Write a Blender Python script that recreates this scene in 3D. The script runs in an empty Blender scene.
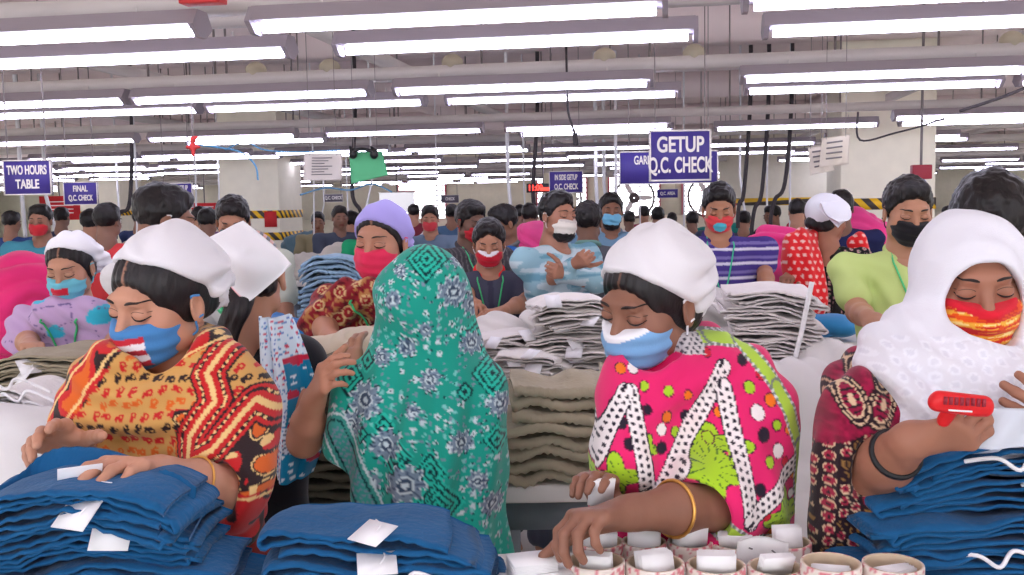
import bpy, math, random
import numpy as np
from mathutils import Vector
from mathutils.bvhtree import BVHTree

# ---------------------------------------------------------------- camera, world, exposure
F_PX, CX, CY = 1000.0, 512.0, 287.5
YAW, PITCH, ROLL = math.radians(9), math.radians(5.0), math.radians(1.0)
EYE = np.array([0.0, 0.0, 1.55])
FL = np.array([-math.sin(YAW), math.cos(YAW), 0.0])      # level forward
RL = np.array([math.cos(YAW), math.sin(YAW), 0.0])       # level right
UZ = np.array([0.0, 0.0, 1.0])
FW = FL * math.cos(PITCH) - UZ * math.sin(PITCH)
U0 = UZ * math.cos(PITCH) + FL * math.sin(PITCH)
UP = U0 * math.cos(ROLL) + RL * math.sin(ROLL)
RT = RL * math.cos(ROLL) - U0 * math.sin(ROLL)

scene = bpy.context.scene
COL = scene.collection
cd = bpy.data.cameras.new('camera'); cam = bpy.data.objects.new('camera', cd); COL.objects.link(cam)
cd.sensor_width = 36; cd.lens = 36 * F_PX / 1024
from mathutils import Matrix
cam.matrix_world = Matrix(((RT[0], UP[0], -FW[0], EYE[0]), (RT[1], UP[1], -FW[1], EYE[1]), (RT[2], UP[2], -FW[2], EYE[2]), (0, 0, 0, 1)))
cd.clip_start = 0.05; cd.clip_end = 200
scene.camera = cam
w = bpy.data.worlds.new('world'); scene.world = w; w.use_nodes = True
w.node_tree.nodes['Background'].inputs[0].default_value = (0.92, 0.95, 1, 1)
w.node_tree.nodes['Background'].inputs[1].default_value = 6.0
scene.view_settings.view_transform = 'Standard'; scene.view_settings.look = 'None'
scene.view_settings.gamma = 1.0; scene.view_settings.use_curve_mapping = False
scene.view_settings.exposure = 0.0
TUBE = 20.5
try:
    scene.cycles.max_bounces = 6; scene.cycles.diffuse_bounces = 5; scene.cycles.glossy_bounces = 2
    scene.cycles.use_denoising = True; scene.cycles.sample_clamp_indirect = 8
except Exception: pass


def P(px, py, d):
    return EYE + d * (FW + RT * ((px - CX) / F_PX) - UP * ((py - CY) / F_PX))

def PZ(px, d, z):
    """point at image column px, depth d and world height z"""
    p = P(px, 200, d); return np.array([p[0], p[1], z])

# ---------------------------------------------------------------- small maths
def nrm(v):
    v = np.asarray(v, float); return v / (np.linalg.norm(v) + 1e-12)
def Rx(a): c, s = math.cos(a), math.sin(a); return np.array([[1, 0, 0], [0, c, -s], [0, s, c]])
def Ry(a): c, s = math.cos(a), math.sin(a); return np.array([[c, 0, s], [0, 1, 0], [-s, 0, c]])
def Rz(a): c, s = math.cos(a), math.sin(a); return np.array([[c, -s, 0], [s, c, 0], [0, 0, 1]])
D = math.radians

def _h(ix, iy, iz, seed):
    n = (ix * 374761393 + iy * 668265263 + iz * 2147483647 + seed * 1274126177) & 0xffffffff
    n = ((n ^ (n >> 13)) * 1274126177) & 0xffffffff
    return ((n ^ (n >> 16)) & 0xffff) / 65535.0
def vnoise(p, seed=0):
    p = np.asarray(p, float); i = np.floor(p).astype(np.int64); f = p - i; f = f * f * (3 - 2 * f)
    r = 0
    for a in (0, 1):
        for b in (0, 1):
            for c in (0, 1):
                wt = (f[:, 0] if a else 1 - f[:, 0]) * (f[:, 1] if b else 1 - f[:, 1]) * (f[:, 2] if c else 1 - f[:, 2])
                r = r + wt * _h(i[:, 0] + a, i[:, 1] + b, i[:, 2] + c, seed)
    return r * 2 - 1
def lin(c):
    c = np.asarray(c, float) / 255.0
    return np.where(c <= 0.04045, c / 12.92, ((c + 0.055) / 1.055) ** 2.4)

# ---------------------------------------------------------------- implicit surfaces
def cap(a, b, ra, rb=None, k=0.02, m='+'): return ('c', m, k, np.asarray(a, float), np.asarray(b, float), ra, ra if rb is None else rb)
def ell(c, r, R=None, k=0.02, m='+'):
    r = (r, r, r) if np.isscalar(r) else r
    return ('e', m, k, np.asarray(c, float), np.asarray(r, float), np.eye(3) if R is None else R)
def cut(p, n, k=0.004): return ('p', 'x', k, np.asarray(p, float), nrm(n))     # removes the side n points to
def inflate(ops, o, k=None):
    r = []
    for q in ops:
        kk = q[2] if k is None else k
        if q[0] == 'c': r.append(('c', q[1], kk, q[3], q[4], q[5] + o, q[6] + o))
        elif q[0] == 'e': r.append(('e', q[1], kk, q[3], q[4] + o, q[5]))
    return r

def field(ops, h, pad=0.012):
    lo = np.full(3, 1e9); hi = -lo
    bbs = []
    for q in ops:
        if q[0] == 'c':
            a = np.minimum(q[3] - q[5], q[4] - q[6]); b = np.maximum(q[3] + q[5], q[4] + q[6])
        elif q[0] == 'e':
            e = np.sqrt(((q[5] * q[4]) ** 2).sum(1)); a = q[3] - e; b = q[3] + e
        else: a = b = None
        bbs.append((a, b))
        if a is not None and q[1] == '+': lo = np.minimum(lo, a); hi = np.maximum(hi, b)
    lo = lo - pad - 3 * h; hi = hi + pad + 3 * h
    n = np.ceil((hi - lo) / h).astype(int) + 1
    f = np.full(n, 0.5, np.float32)
    ax = [lo[i] + h * np.arange(n[i]) for i in range(3)]
    for q, (a, b) in zip(ops, bbs):
        k = max(q[2], 1e-5)
        if q[0] == 'p':
            g = (ax[0][:, None, None] - q[3][0]) * q[4][0] + (ax[1][None, :, None] - q[3][1]) * q[4][1] + (ax[2][None, None, :] - q[3][2]) * q[4][2]
            hh = np.maximum(k - np.abs(f - g), 0) / k
            f = (np.maximum(f, g) + hh * hh * k / 4).astype(np.float32); continue
        mg = k + 3 * h
        i0 = np.maximum(np.floor((a - mg - lo) / h).astype(int), 0); i1 = np.minimum(np.ceil((b + mg - lo) / h).astype(int) + 1, n)
        if (i1 <= i0).any(): continue
        X = ax[0][i0[0]:i1[0]][:, None, None] - q[3][0]; Y = ax[1][i0[1]:i1[1]][None, :, None] - q[3][1]; Z = ax[2][i0[2]:i1[2]][None, None, :] - q[3][2]
        if q[0] == 'c':
            ba = q[4] - q[3]; L = max((ba ** 2).sum(), 1e-12)
            t = np.clip((X * ba[0] + Y * ba[1] + Z * ba[2]) / L, 0, 1)
            g = np.sqrt((X - ba[0] * t) ** 2 + (Y - ba[1] * t) ** 2 + (Z - ba[2] * t) ** 2) - (q[5] + (q[6] - q[5]) * t)
        else:
            R, r = q[5], q[4]
            u = X * R[0, 0] + Y * R[1, 0] + Z * R[2, 0]; v = X * R[0, 1] + Y * R[1, 1] + Z * R[2, 1]; ww = X * R[0, 2] + Y * R[1, 2] + Z * R[2, 2]
            k0 = np.sqrt((u / r[0]) ** 2 + (v / r[1]) ** 2 + (ww / r[2]) ** 2); k1 = np.sqrt((u / r[0] ** 2) ** 2 + (v / r[1] ** 2) ** 2 + (ww / r[2] ** 2) ** 2) + 1e-9
            g = k0 * (k0 - 1) / k1
        s = np.s_[i0[0]:i1[0], i0[1]:i1[1], i0[2]:i1[2]]
        c = f[s]
        if q[1] == '+':
            hh = np.maximum(k - np.abs(c - g), 0) / k; f[s] = np.minimum(c, g) - hh * hh * k / 4
        else:
            g = -g; hh = np.maximum(k - np.abs(c - g), 0) / k; f[s] = np.maximum(c, g) + hh * hh * k / 4
    for i in range(3):
        sl = [slice(None)] * 3
        for e in (0, -1): sl[i] = e; f[tuple(sl)] = np.maximum(f[tuple(sl)], 0.01)
    return f, lo

def snet(f, lo, h):
    s = f < 0; n = f.shape; cn = (n[0] - 1, n[1] - 1, n[2] - 1)
    cid, cp, quads = [], [], []
    for ax in range(3):
        a = [slice(None)] * 3; b = [slice(None)] * 3; a[ax] = slice(0, -1); b[ax] = slice(1, None)
        idx = np.argwhere(s[tuple(a)] != s[tuple(b)])
        if not len(idx): continue
        j = idx.copy(); j[:, ax] += 1
        f0 = f[tuple(idx.T)]; f1 = f[tuple(j.T)]; t = f0 / (f0 - f1)
        pos = idx.astype(float); pos[:, ax] += t
        o1, o2 = (ax + 1) % 3, (ax + 2) % 3; cs = []
        for d1, d2 in ((-1, -1), (0, -1), (0, 0), (-1, 0)):
            c = idx.copy(); c[:, o1] += d1; c[:, o2] += d2
            c[:, o1] = np.clip(c[:, o1], 0, cn[o1] - 1); c[:, o2] = np.clip(c[:, o2], 0, cn[o2] - 1)
            c = (c[:, 0] * cn[1] + c[:, 1]) * cn[2] + c[:, 2]; cs.append(c); cid.append(c); cp.append(pos)
        q = np.stack(cs, 1); fl = ~s[tuple(idx.T)]; q[fl] = q[fl][:, ::-1]; quads.append(q)
    if not cid: return np.zeros((0, 3)), np.zeros((0, 4), int)
    cid = np.concatenate(cid); cp = np.concatenate(cp); q = np.concatenate(quads)
    u, inv = np.unique(cid, return_inverse=True); cnt = np.bincount(inv)
    V = np.stack([np.bincount(inv, cp[:, i]) / cnt for i in range(3)], 1)
    return V * h + lo, np.searchsorted(u, q)

def vnormals(V, F):
    a = V[F[:, 2]] - V[F[:, 0]]; b = V[F[:, 3]] - V[F[:, 1]]; fn = np.cross(a, b); N = np.zeros_like(V)
    for i in range(4):
        for c in range(3): N[:, c] += np.bincount(F[:, i], fn[:, c], len(V))
    return N / (np.linalg.norm(N, axis=1, keepdims=True) + 1e-12)

def build(ops, h, disp=None, pad=0.012):
    f, lo = field(ops, h, pad); V, F = snet(f, lo, h)
    if disp is not None and len(V):
        N = vnormals(V, F); V = V + N * disp(V)[:, None]
    return V, F

def join(*parts):
    V, F, Cs, o = [], [], [], 0
    for v, f, c in parts:
        V.append(v); F.append(np.asarray(f) + o); o += len(v)
        c = np.asarray(c, float); Cs.append(np.tile(c, (len(v), 1)) if c.ndim == 1 else c)
    return np.concatenate(V), np.concatenate(F), np.concatenate(Cs)

def tube(pts, r, n=8, cl=False):
    pts = [np.asarray(p, float) for p in pts]; m = len(pts); V = []; F = []
    rr = r if hasattr(r, '__len__') else [r] * m
    up = None
    for i, p in enumerate(pts):
        if cl: t = nrm(pts[(i + 1) % m] - pts[i - 1])
        else: t = nrm(pts[min(i + 1, m - 1)] - pts[max(i - 1, 0)])
        if up is None: up = nrm(np.cross(t, [0.3, 0.2, 1])) if abs(t[2]) < .95 else nrm(np.cross(t, [1, 0, 0]))
        up = nrm(up - t * up.dot(t)); bi = np.cross(t, up)
        for j in range(n):
            a = 2 * math.pi * j / n; V.append(p + rr[i] * (math.cos(a) * up + math.sin(a) * bi))
    for i in range(m if cl else m - 1):
        k = (i + 1) % m
        for j in range(n): F.append((i * n + j, i * n + (j + 1) % n, k * n + (j + 1) % n, k * n + j))
    return np.array(V), np.array(F)

def spline(pts, n=6):
    pts = [np.asarray(p, float) for p in pts]; out = []
    for i in range(len(pts) - 1):
        a, b, c, d = pts[max(i - 1, 0)], pts[i], pts[i + 1], pts[min(i + 2, len(pts) - 1)]
        for j in range(n):
            t = j / n; out.append(0.5 * ((2 * b) + (c - a) * t + (2 * a - 5 * b + 4 * c - d) * t * t + (3 * b - a - 3 * c + d) * t ** 3))
    out.append(pts[-1]); return out

# ---------------------------------------------------------------- materials
MATS = {}
def mat(name, col=None, rough=0.75, bump=0.0, bscale=200, metal=0.0, var=0.0, vscale=8, emit=0, sheen=0, spec=0.3, stretch=None):
    if name in MATS: return MATS[name]
    m = bpy.data.materials.new(name); m.use_nodes = True; nt = m.node_tree; N = nt.nodes; Lk = nt.links
    b = N['Principled BSDF']; b.inputs['Roughness'].default_value = rough; b.inputs['Metallic'].default_value = metal
    b.inputs['Specular IOR Level'].default_value = spec
    if sheen: b.inputs['Sheen Weight'].default_value = sheen
    tc = N.new('ShaderNodeTexCoord')
    if col is None:
        a = N.new('ShaderNodeAttribute'); a.attribute_name = 'Col'; src = a.outputs['Color']
    else:
        rgb = N.new('ShaderNodeRGB'); rgb.outputs[0].default_value = (*lin(col), 1); src = rgb.outputs[0]
    if var:
        nz = N.new('ShaderNodeTexNoise'); nz.inputs['Scale'].default_value = vscale; nz.inputs['Detail'].default_value = 4; Lk.new(tc.outputs['Object'], nz.inputs['Vector'])
        mr = N.new('ShaderNodeMapRange'); mr.inputs[1].default_value = .3; mr.inputs[2].default_value = .7; mr.inputs[3].default_value = 1 - var; mr.inputs[4].default_value = 1 + var
        Lk.new(nz.outputs[0], mr.inputs[0])
        mx = N.new('ShaderNodeVectorMath'); mx.operation = 'SCALE'; Lk.new(src, mx.inputs[0]); Lk.new(mr.outputs[0], mx.inputs['Scale']); src = mx.outputs[0]
    Lk.new(src, b.inputs['Base Color'])
    if bump:
        mp = N.new('ShaderNodeMapping'); Lk.new(tc.outputs['Object'], mp.inputs[0])
        if stretch: mp.inputs['Scale'].default_value = stretch
        nz = N.new('ShaderNodeTexNoise'); nz.inputs['Scale'].default_value = bscale; Lk.new(mp.outputs[0], nz.inputs['Vector'])
        bp = N.new('ShaderNodeBump'); bp.inputs['Strength'].default_value = bump; bp.inputs['Distance'].default_value = 0.004
        Lk.new(nz.outputs[0], bp.inputs['Height']); Lk.new(bp.outputs[0], b.inputs['Normal'])
    if emit:
        b.inputs['Emission Color'].default_value = (*lin(col), 1); b.inputs['Emission Strength'].default_value = emit
    MATS[name] = m; return m

SKIN = mat('skin', None, 0.5, 0.06, 160, spec=0.35)
CLOTH = mat('printed_cloth', None, 0.85, 0.12, 420, sheen=0.15, spec=0.15)
SHIRT = mat('shirt_cloth', None, 0.88, 0.15, 260, spec=0.15)
HAIR = mat('hair', None, 0.42, 0.5, 130, spec=0.35, stretch=(1, 1, .25))
PLAIN = mat('plain', None, 0.5)

# ---------------------------------------------------------------- objects
def tag(o, label=None, cat=None, group=None, kind=None):
    if label: o['label'] = label
    if cat: o['category'] = cat
    if group: o['group'] = group
    if kind: o['kind'] = kind
    return o
def empty(name, loc, rz=0.0, **k):
    o = bpy.data.objects.new(name, None); COL.objects.link(o); o.location = tuple(loc); o.rotation_euler = (0, 0, rz); o.empty_display_size = .1
    return tag(o, **k)
def loc_of(o, V):
    if o is None: return V
    V = (V - np.array(o.location)) @ Rz(o.rotation_euler[2]); return V
def mesh(name, V, F, cols=None, mats=(PLAIN,), smooth=True):
    me = bpy.data.meshes.new(name)
    if isinstance(F, np.ndarray) and F.ndim == 2 and len(F):
        k = F.shape[1]; me.vertices.add(len(V)); me.vertices.foreach_set('co', np.ascontiguousarray(V, np.float32).ravel())
        me.loops.add(F.size); me.loops.foreach_set('vertex_index', F.astype(np.int32).ravel())
        me.polygons.add(len(F)); me.polygons.foreach_set('loop_start', np.arange(0, F.size, k, dtype=np.int32)); me.update(calc_edges=True)
        me.validate()
    else:
        me.from_pydata([tuple(v) for v in V], [], [tuple(int(i) for i in f) for f in F]); me.update()
    if cols is not None:
        cols = np.asarray(cols, float)
        if cols.ndim == 1: cols = np.tile(cols, (len(V), 1))
        ca = me.color_attributes.new('Col', 'FLOAT_COLOR', 'POINT')
        ca.data.foreach_set('color', np.concatenate([lin(cols), np.ones((len(V), 1))], 1).astype(np.float32).ravel())
    for m in mats: me.materials.append(m)
    if smooth: me.polygons.foreach_set('use_smooth', np.ones(len(me.polygons), bool))
    return me
def mk(name, V, F, cols=None, m=PLAIN, parent=None, smooth=True, world=True, root=None):
    """a mesh object; V in world coordinates, stored relative to its thing's Empty"""
    rt = root if root is not None else parent
    if world: V = loc_of(rt, np.asarray(V, float))
    o = bpy.data.objects.new(name, mesh(name, V, F, cols, (m,), smooth)); COL.objects.link(o)
    if parent is not None: o.parent = parent
    return o
def boxvf(c, s, R=None):
    c = np.asarray(c, float); s = np.asarray(s, float) / 2
    V = np.array([[x, y, z] for x in (-1, 1) for y in (-1, 1) for z in (-1, 1)]) * s
    if R is not None: V = V @ R.T
    F = np.array([(0, 1, 3, 2), (4, 6, 7, 5), (0, 4, 5, 1), (2, 3, 7, 6), (0, 2, 6, 4), (1, 5, 7, 3)])
    return V + c, F
def bjoin(L):
    V, F, o = [], [], 0
    for v, f in L: V.append(v); F.append(f + o); o += len(v)
    return np.concatenate(V), np.concatenate(F)
def bevel(o, w=0.003, s=2):
    b = o.modifiers.new('bevel', 'BEVEL'); b.width = w; b.segments = s; b.limit_method = 'ANGLE'; return o
OCC = []
def free_depth(px, d, r, step=.15):
    for _ in range(40):
        p = PZ(px, d, 0)
        if all(math.hypot(p[0] - q[0], p[1] - q[1]) > r + q[2] for q in OCC): break
        d += step
    OCC.append((p[0], p[1], r)); return d
def copy_tree(o, parent=None):
    c = o.copy(); COL.objects.link(c); c.parent = parent
    for ch in list(o.children): copy_tree(ch, c)
    return c
ORD = ['first', 'second', 'third', 'fourth', 'fifth', 'sixth', 'seventh', 'eighth', 'ninth', 'tenth', 'eleventh', 'twelfth', 'thirteenth', 'fourteenth', 'fifteenth', 'sixteenth', 'seventeenth', 'eighteenth', 'nineteenth', 'twentieth',
       'twenty-first', 'twenty-second', 'twenty-third', 'twenty-fourth', 'twenty-fifth', 'twenty-sixth', 'twenty-seventh', 'twenty-eighth']

# ================================================================ the setting
WL = mat('wall_paint', (238, 232, 214), 0.8, 0.05, 40, var=0.03)
SLAB = mat('ceiling_paint', (240, 226, 226), 0.85, 0.08, 20, var=0.03, vscale=2)
FLR = mat('floor_concrete', (205, 200, 194), 0.5, 0.05, 30, var=0.08, vscale=3)
def struct(name, V, F, m, **k):
    o = mk(name, V, F, None, m, smooth=False, **k); o['kind'] = 'structure'; return o
X0, X1, Y0, Y1, ZC = -24.0, 18.0, -5.0, 32.0, 3.2
struct('floor', *boxvf(((X0 + X1) / 2, (Y0 + Y1) / 2, -.05), (X1 - X0 + .4, Y1 - Y0 + .4, .1)), FLR)
struct('ceiling', *boxvf(((X0 + X1) / 2, (Y0 + Y1) / 2, ZC + .1), (X1 - X0 + .4, Y1 - Y0 + .4, .2)), SLAB)
def wall_with_holes(name, axis, at, a0, a1, holes, zs=(1.0, 2.5)):
    """holes: list of (s, e) along the wall between heights zs"""
    L = []
    def b(s, e, z0, z1):
        if e - s < 1e-3: return
        if axis == 'x': L.append(boxvf(((s + e) / 2, at, (z0 + z1) / 2), (e - s, .2, z1 - z0)))
        else: L.append(boxvf((at, (s + e) / 2, (z0 + z1) / 2), (.2, e - s, z1 - z0)))
    if holes:
        b(a0, a1, 0, zs[0]); b(a0, a1, zs[1], ZC); c = a0
        for s, e in holes: b(c, s, *zs); c = e
        b(c, a1, *zs)
    else: b(a0, a1, 0, ZC)
    return struct(name, *bjoin(L), WL)
bholes = [(x, x + 1.6) for x in np.arange(X0 + 1.4, X1 - 1.6, 2.3) if -5.5 < x < 2.6 or -11 < x < -8]
shl = [(y, y + 2.2) for y in np.arange(Y0 + 1, Y1 - 3, 3.4)]
wall_with_holes('wall_back', 'x', Y1 + .1, X0, X1, bholes)
wall_with_holes('wall_left', 'y', X0 - .1, Y0, Y1, shl)
wall_with_holes('wall_right', 'y', X1 + .1, Y0, Y1, shl)
wall_with_holes('wall_front', 'x', Y0 - .1, X0, X1, [(x, x + 2.4) for x in np.arange(X0 + 1.4, X1 - 3, 3.6)])
GR = mat('window_grille_paint', (205, 110, 125), 0.6)
FAN = mat('fan_metal', (105, 92, 98), 0.6)
for i, (s, e) in enumerate(bholes):      # red-barred windows with round exhaust fans
    if e < -17 or s > 7: continue
    L = [boxvf(((s + e) / 2, Y1 - .02, z), (e - s, .03, .035)) for z in np.arange(1.1, 2.5, .16)]
    L += [boxvf((x, Y1 - .02, 1.75), (.05, .05, 1.5)) for x in (s, e)]
    struct('window_%d' % (i + 1), *bjoin(L), GR)
fan0 = None
for i, (s, e) in enumerate(bholes):
    if s < -6 or s > 3.4: continue
    c = np.array([(s + e) / 2, Y1 - .06, 1.55])
    if fan0 is None:
        fan0 = empty('exhaust_fan', c)
        ring = [c + .62 * np.array([math.cos(a), 0, math.sin(a)]) for a in np.linspace(0, 2 * math.pi, 33)[:-1]]
        mk('fan_ring', *tube(ring, .035, 8, True), None, FAN, fan0)
        mk('fan_hub', *tube([c + [0, -.06, 0], c + [0, -.05, 0], c + [0, .05, 0], c + [0, .06, 0]], [.02, .17, .17, .02], 16), None, FAN, fan0)
        for k in range(3):
            a = k * 2.094; d_ = np.array([math.cos(a), 0, math.sin(a)])
            mk('fan_blade', *build([ell(c + d_ * .32, (.28, .012, .09), Ry(-a), .01)], .02), None, mat('fan_blade_pale', (226, 220, 224), .5), fan0)
        f = fan0
    else:
        f = copy_tree(fan0); f.location = tuple(c)
    tag(f, 'round exhaust fan in the barred rear window, %s from the left' % ORD[[j for j, h_ in enumerate(bholes) if -6 <= h_[0] <= 3.4].index(i)], 'fan', 'exhaust fans along the rear wall')

# drop beams under the slab
for i, y in enumerate((8.9, 13.6, 18.4, 23.2, 28)):
    struct('trim_%d' % (i + 1), *boxvf(((X0 + X1) / 2, y, ZC - .17), (X1 - X0, .35, .34)), SLAB)
for i, x in enumerate((-9.5, -3.6, 2.6, 8.6)):
    struct('trim_%d' % (i + 6), *boxvf((x, (6 + Y1) / 2, ZC - .14), (.3, Y1 - 6, .28)), SLAB)

# square columns with hazard tape
def hazard(name):
    m = bpy.data.materials.new(name); m.use_nodes = True; N = m.node_tree.nodes; Lk = m.node_tree.links
    tc = N.new('ShaderNodeTexCoord'); sp = N.new('ShaderNodeSeparateXYZ'); Lk.new(tc.outputs['Object'], sp.inputs[0])
    ad = N.new('ShaderNodeMath'); ad.operation = 'ADD'; Lk.new(sp.outputs[0], ad.inputs[0]); Lk.new(sp.outputs[2], ad.inputs[1])
    a2 = N.new('ShaderNodeMath'); a2.operation = 'ADD'; Lk.new(ad.outputs[0], a2.inputs[0]); Lk.new(sp.outputs[1], a2.inputs[1])
    mu = N.new('ShaderNodeMath'); mu.operation = 'PINGPONG'; mu.inputs[1].default_value = .07; Lk.new(a2.outputs[0], mu.inputs[0])
    gt = N.new('ShaderNodeMath'); gt.operation = 'GREATER_THAN'; gt.inputs[1].default_value = .035; Lk.new(mu.outputs[0], gt.inputs[0])
    mx = N.new('ShaderNodeMix'); mx.data_type = 'RGBA'; mx.inputs['A'].default_value = (*lin((240, 190, 30)), 1); mx.inputs['B'].default_value = (*lin((70, 62, 58)), 1)
    Lk.new(gt.outputs[0], mx.inputs['Factor']); Lk.new(mx.outputs['Result'], N['Principled BSDF'].inputs['Base Color']); return m
HZ = hazard('hazard_tape')
REDP = mat('red_notice', (200, 45, 50), .6)
def column(px, d, w_, label, zs=(1.42, 1.14), red=None):
    p = PZ(px, d, 0)
    r = empty('column', (p[0], p[1], 0), label=label, cat='column', group='square columns')
    bevel(mk('shaft', *boxvf((p[0], p[1], ZC / 2), (w_, w_, ZC)), None, WL, r, smooth=False), .01)
    OCC.append((p[0], p[1], w_ * .6))
    for z in zs: mk('hazard_tape', *boxvf((p[0], p[1], z), (w_ + .012, w_ + .012, .1)), None, HZ, r, smooth=False)
    if red: mk('fire_notice', *boxvf((p[0] + w_ / 2 - .12, p[1] - w_ / 2 - .01, red), (.16, .02, .2)), None, REDP, r, smooth=False)
column(262, 13.2, .80, 'cream square column with two bands of hazard tape, left of centre', (1.42, 1.14), 1.36)
column(878, 9.2, .80, 'cream square column with hazard tape behind the man in the lime shirt', (1.46,))
column(112, 21.0, .9, 'far cream column behind the red-shirted worker at the left', (1.42,))
column(560, 26.0, .8, 'far pale column left of the round fans', (1.3,))
# partition
pa, pb = PZ(722, 17.5, 0), PZ(838, 15.5, 0)
def wall_seg(name, pa, pb, h_, tape):
    mid = (pa + pb) / 2; L = np.linalg.norm(pb - pa); a = math.atan2(pb[1] - pa[1], pb[0] - pa[0])
    V, F = boxvf((mid[0], mid[1], h_ / 2), (L, .15, h_), Rz(a)); struct(name, V, F, WL)
    if tape: 
        V, F = boxvf((mid[0], mid[1], tape), (L + .02, .17, .12), Rz(a)); r = struct('trim_20', V, F, HZ)
wall_seg('wall_partition', pa, pb, 2.6, 1.45)
wall_seg('wall_panel', PZ(60, 24, 0), PZ(150, 23, 0), 2.4, None)

# ================================================================ ceiling grid and lights
RAIL = mat('galvanised_rail', (204, 198, 195), .55, var=.05, vscale=3)
HOOD = mat('light_hood', (150, 141, 148), .5)
HOODIN = mat('light_reflector', (235, 235, 240), .4)
TUB = mat('lit_tube', (232, 232, 255), .5, emit=TUBE)
ZL = 2.08
pairs = [[2.95, 3.45], [4.8, 5.35], [7.6, 8.2], [10.2, 10.8], [12.8, 13.4], [15.4, 16.0], [18.0], [20.6], [23.2], [26.0], [29.0]]
proto = empty('ceiling_light', (0, 0, 0))
def prism(pts, x0, x1):
    n = len(pts); V = [(x0, y, z) for y, z in pts] + [(x1, y, z) for y, z in pts]
    F = [(i, (i + 1) % n, n + (i + 1) % n, n + i) for i in range(n)]; return V, F + [tuple(range(n))[::-1], tuple(range(n, 2 * n))]
hp = [(-.028, .060), (.028, .060), (.064, .012), (-.064, .012)]
V, F = prism(hp, -.61, .61)
mk('hood', np.array(V), F, None, HOOD, proto, smooth=False)
mk('tube', *tube([(-.585, 0, -.005), (.585, 0, -.005)], .0122, 10), None, TUB, proto)
for sx in (-1, 1):
    V, F = prism([(-.03, .058), (.03, .058), (.067, .010), (.022, -.022), (-.022, -.022), (-.067, .010)], sx * .61 - .008, sx * .61 + .008)
    mk('end_cap', np.array(V), F, None, HOOD, proto, smooth=False)
for x in (-.4, .4): mk('hanger', *tube([(x, 0, .055), (x, 0, .08)], .004, 6), None, RAIL, proto)
tubedark = mat('unlit_tube', (225, 222, 226), .4)
rng = random.Random(4); first = True; nrow = 0; rowy = []
for ip, pr in enumerate(pairs):
    for d in pr:
        nrow += 1; y = .988 * d; rowy.append(y); cnt = 0
        half = d * .55 + .9; xc = -d * .156
        n0 = int(math.ceil((xc - half + .58) / 1.41)); n1 = int(math.floor((xc + half + .58) / 1.41))
        for n in range(n0, n1 + 1):
            if d > 7 and rng.random() < (.25 if d < 12 else .45): continue
            f = proto if first else copy_tree(proto); first = False
            f.location = (-.58 + 1.41 * n + (rng.uniform(-.05, .05) + (0.1 if d in (3.45, 5.35) else 0)), y, ZL)
            if d > 4: f.location.x += rng.uniform(-.12, .12); f.rotation_euler.z = rng.uniform(-.012, .012)
            cnt += 1
            tag(f, 'fluorescent tube light under a grey hood, %s from the left in ceiling row %s' % (ORD[cnt - 1], ORD[nrow - 1]), 'ceiling light', 'fluorescent lights hung from the ceiling grid')
k = 0
for y in (.9, -.9, -2.6):
    for n in range(-3, 4):
        f = copy_tree(proto); f.location = (1.41 * n - .3, y, ZL + .03); k += 1
        tag(f, 'fluorescent tube light hung in the rows above and behind the viewer', 'ceiling light', 'ceiling lights behind the viewer')
# rails along the rows, cross rails, and rods up to the slab
for i, pr in enumerate(pairs):
    y = .988 * (sum(pr) / len(pr))
    for dy in ((0,) if len(pr) == 1 else (-.10, )):
        o = mk('ceiling_rail', *boxvf((-3.5, y + dy, ZL + .105), (40, .09, .06)), None, RAIL, smooth=False)
        tag(o, 'long grey metal rail carrying the %s group of tube lights' % ORD[i], 'rail', 'ceiling rails')
        o = mk('ceiling_rail', *boxvf((-3.5, y + dy + .62 + .04 * i, ZL + .17), (40, .06, .045)), None, RAIL, smooth=False)
        tag(o, 'thinner grey metal rail just beyond the %s group of tube lights' % ORD[i], 'rail', 'ceiling rails')
for i, (x, z) in enumerate([(-1.62, .28), (-3.3, .30), (-4.9, .29), (1.9, .3), (4.2, .3), (-8, .3), (7.2, .3)]):
    yy = 3.3 if i != 0 else 3.2
    o = mk('cross_rail', *boxvf((x, yy + 12, ZL + z), (.07, 24, .06)), None, RAIL, smooth=False)
    tag(o, 'grey metal rail running away from the viewer, %s of the lengthwise rails' % ORD[i], 'rail', 'lengthwise rails')
ROD = mat('hanger_rod', (120, 112, 112), .5)
L = []; rng = random.Random(8)
rod0 = None; rc = 0
for i, pr in enumerate(pairs[:6]):
    y = .988 * (sum(pr) / len(pr)) - .1
    for x in np.arange(-7.2, 6.5, .86):
        xx = x + rng.uniform(-.3, .3)
        if abs(xx + y * .156) > y * .55 + .3: continue
        for dx, dz in ((0, 0),) if rng.random() < .6 else ((0, 0), (.07, 0)):
            if rod0 is None:
                rod0 = mk('hanger_rod', *tube([(0, 0, 0), (0, 0, 1)], .006, 6), None, ROD); r = rod0
            else: r = rod0.copy(); COL.objects.link(r)
            r.location = (xx + dx, y + rng.uniform(-.03, .03), ZL + .13); r.scale = (1, 1, ZC - ZL - .13); rc += 1
            tag(r, 'thin dark threaded rod between ceiling slab and light rail', 'rod', 'hanger rods of the ceiling grid')
# pale domes (junction boxes) on the rails
for i, (px, py, d) in enumerate([(248, 84, 5), (327, 79, 5), (607, 72, 5), (693, 66, 5), (980, 50, 5), (455, 76, 5)]):
    c = P(px, py, d); c = np.array([c[0], .988 * 5.075 - .10, ZL + .155])
    o = mk('junction_box', *build([ell(c, (.05, .05, .022), k=.01), cap(c - [0, 0, .01], c - [0, 0, .03], .05, .045)], .008), (190, 182, 160), PLAIN)
    tag(o, 'small round junction box on the second rail, %s from the left' % ['first', 'second', 'fourth', 'fifth', 'sixth', 'third'][i], 'junction box', 'junction boxes')

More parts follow.
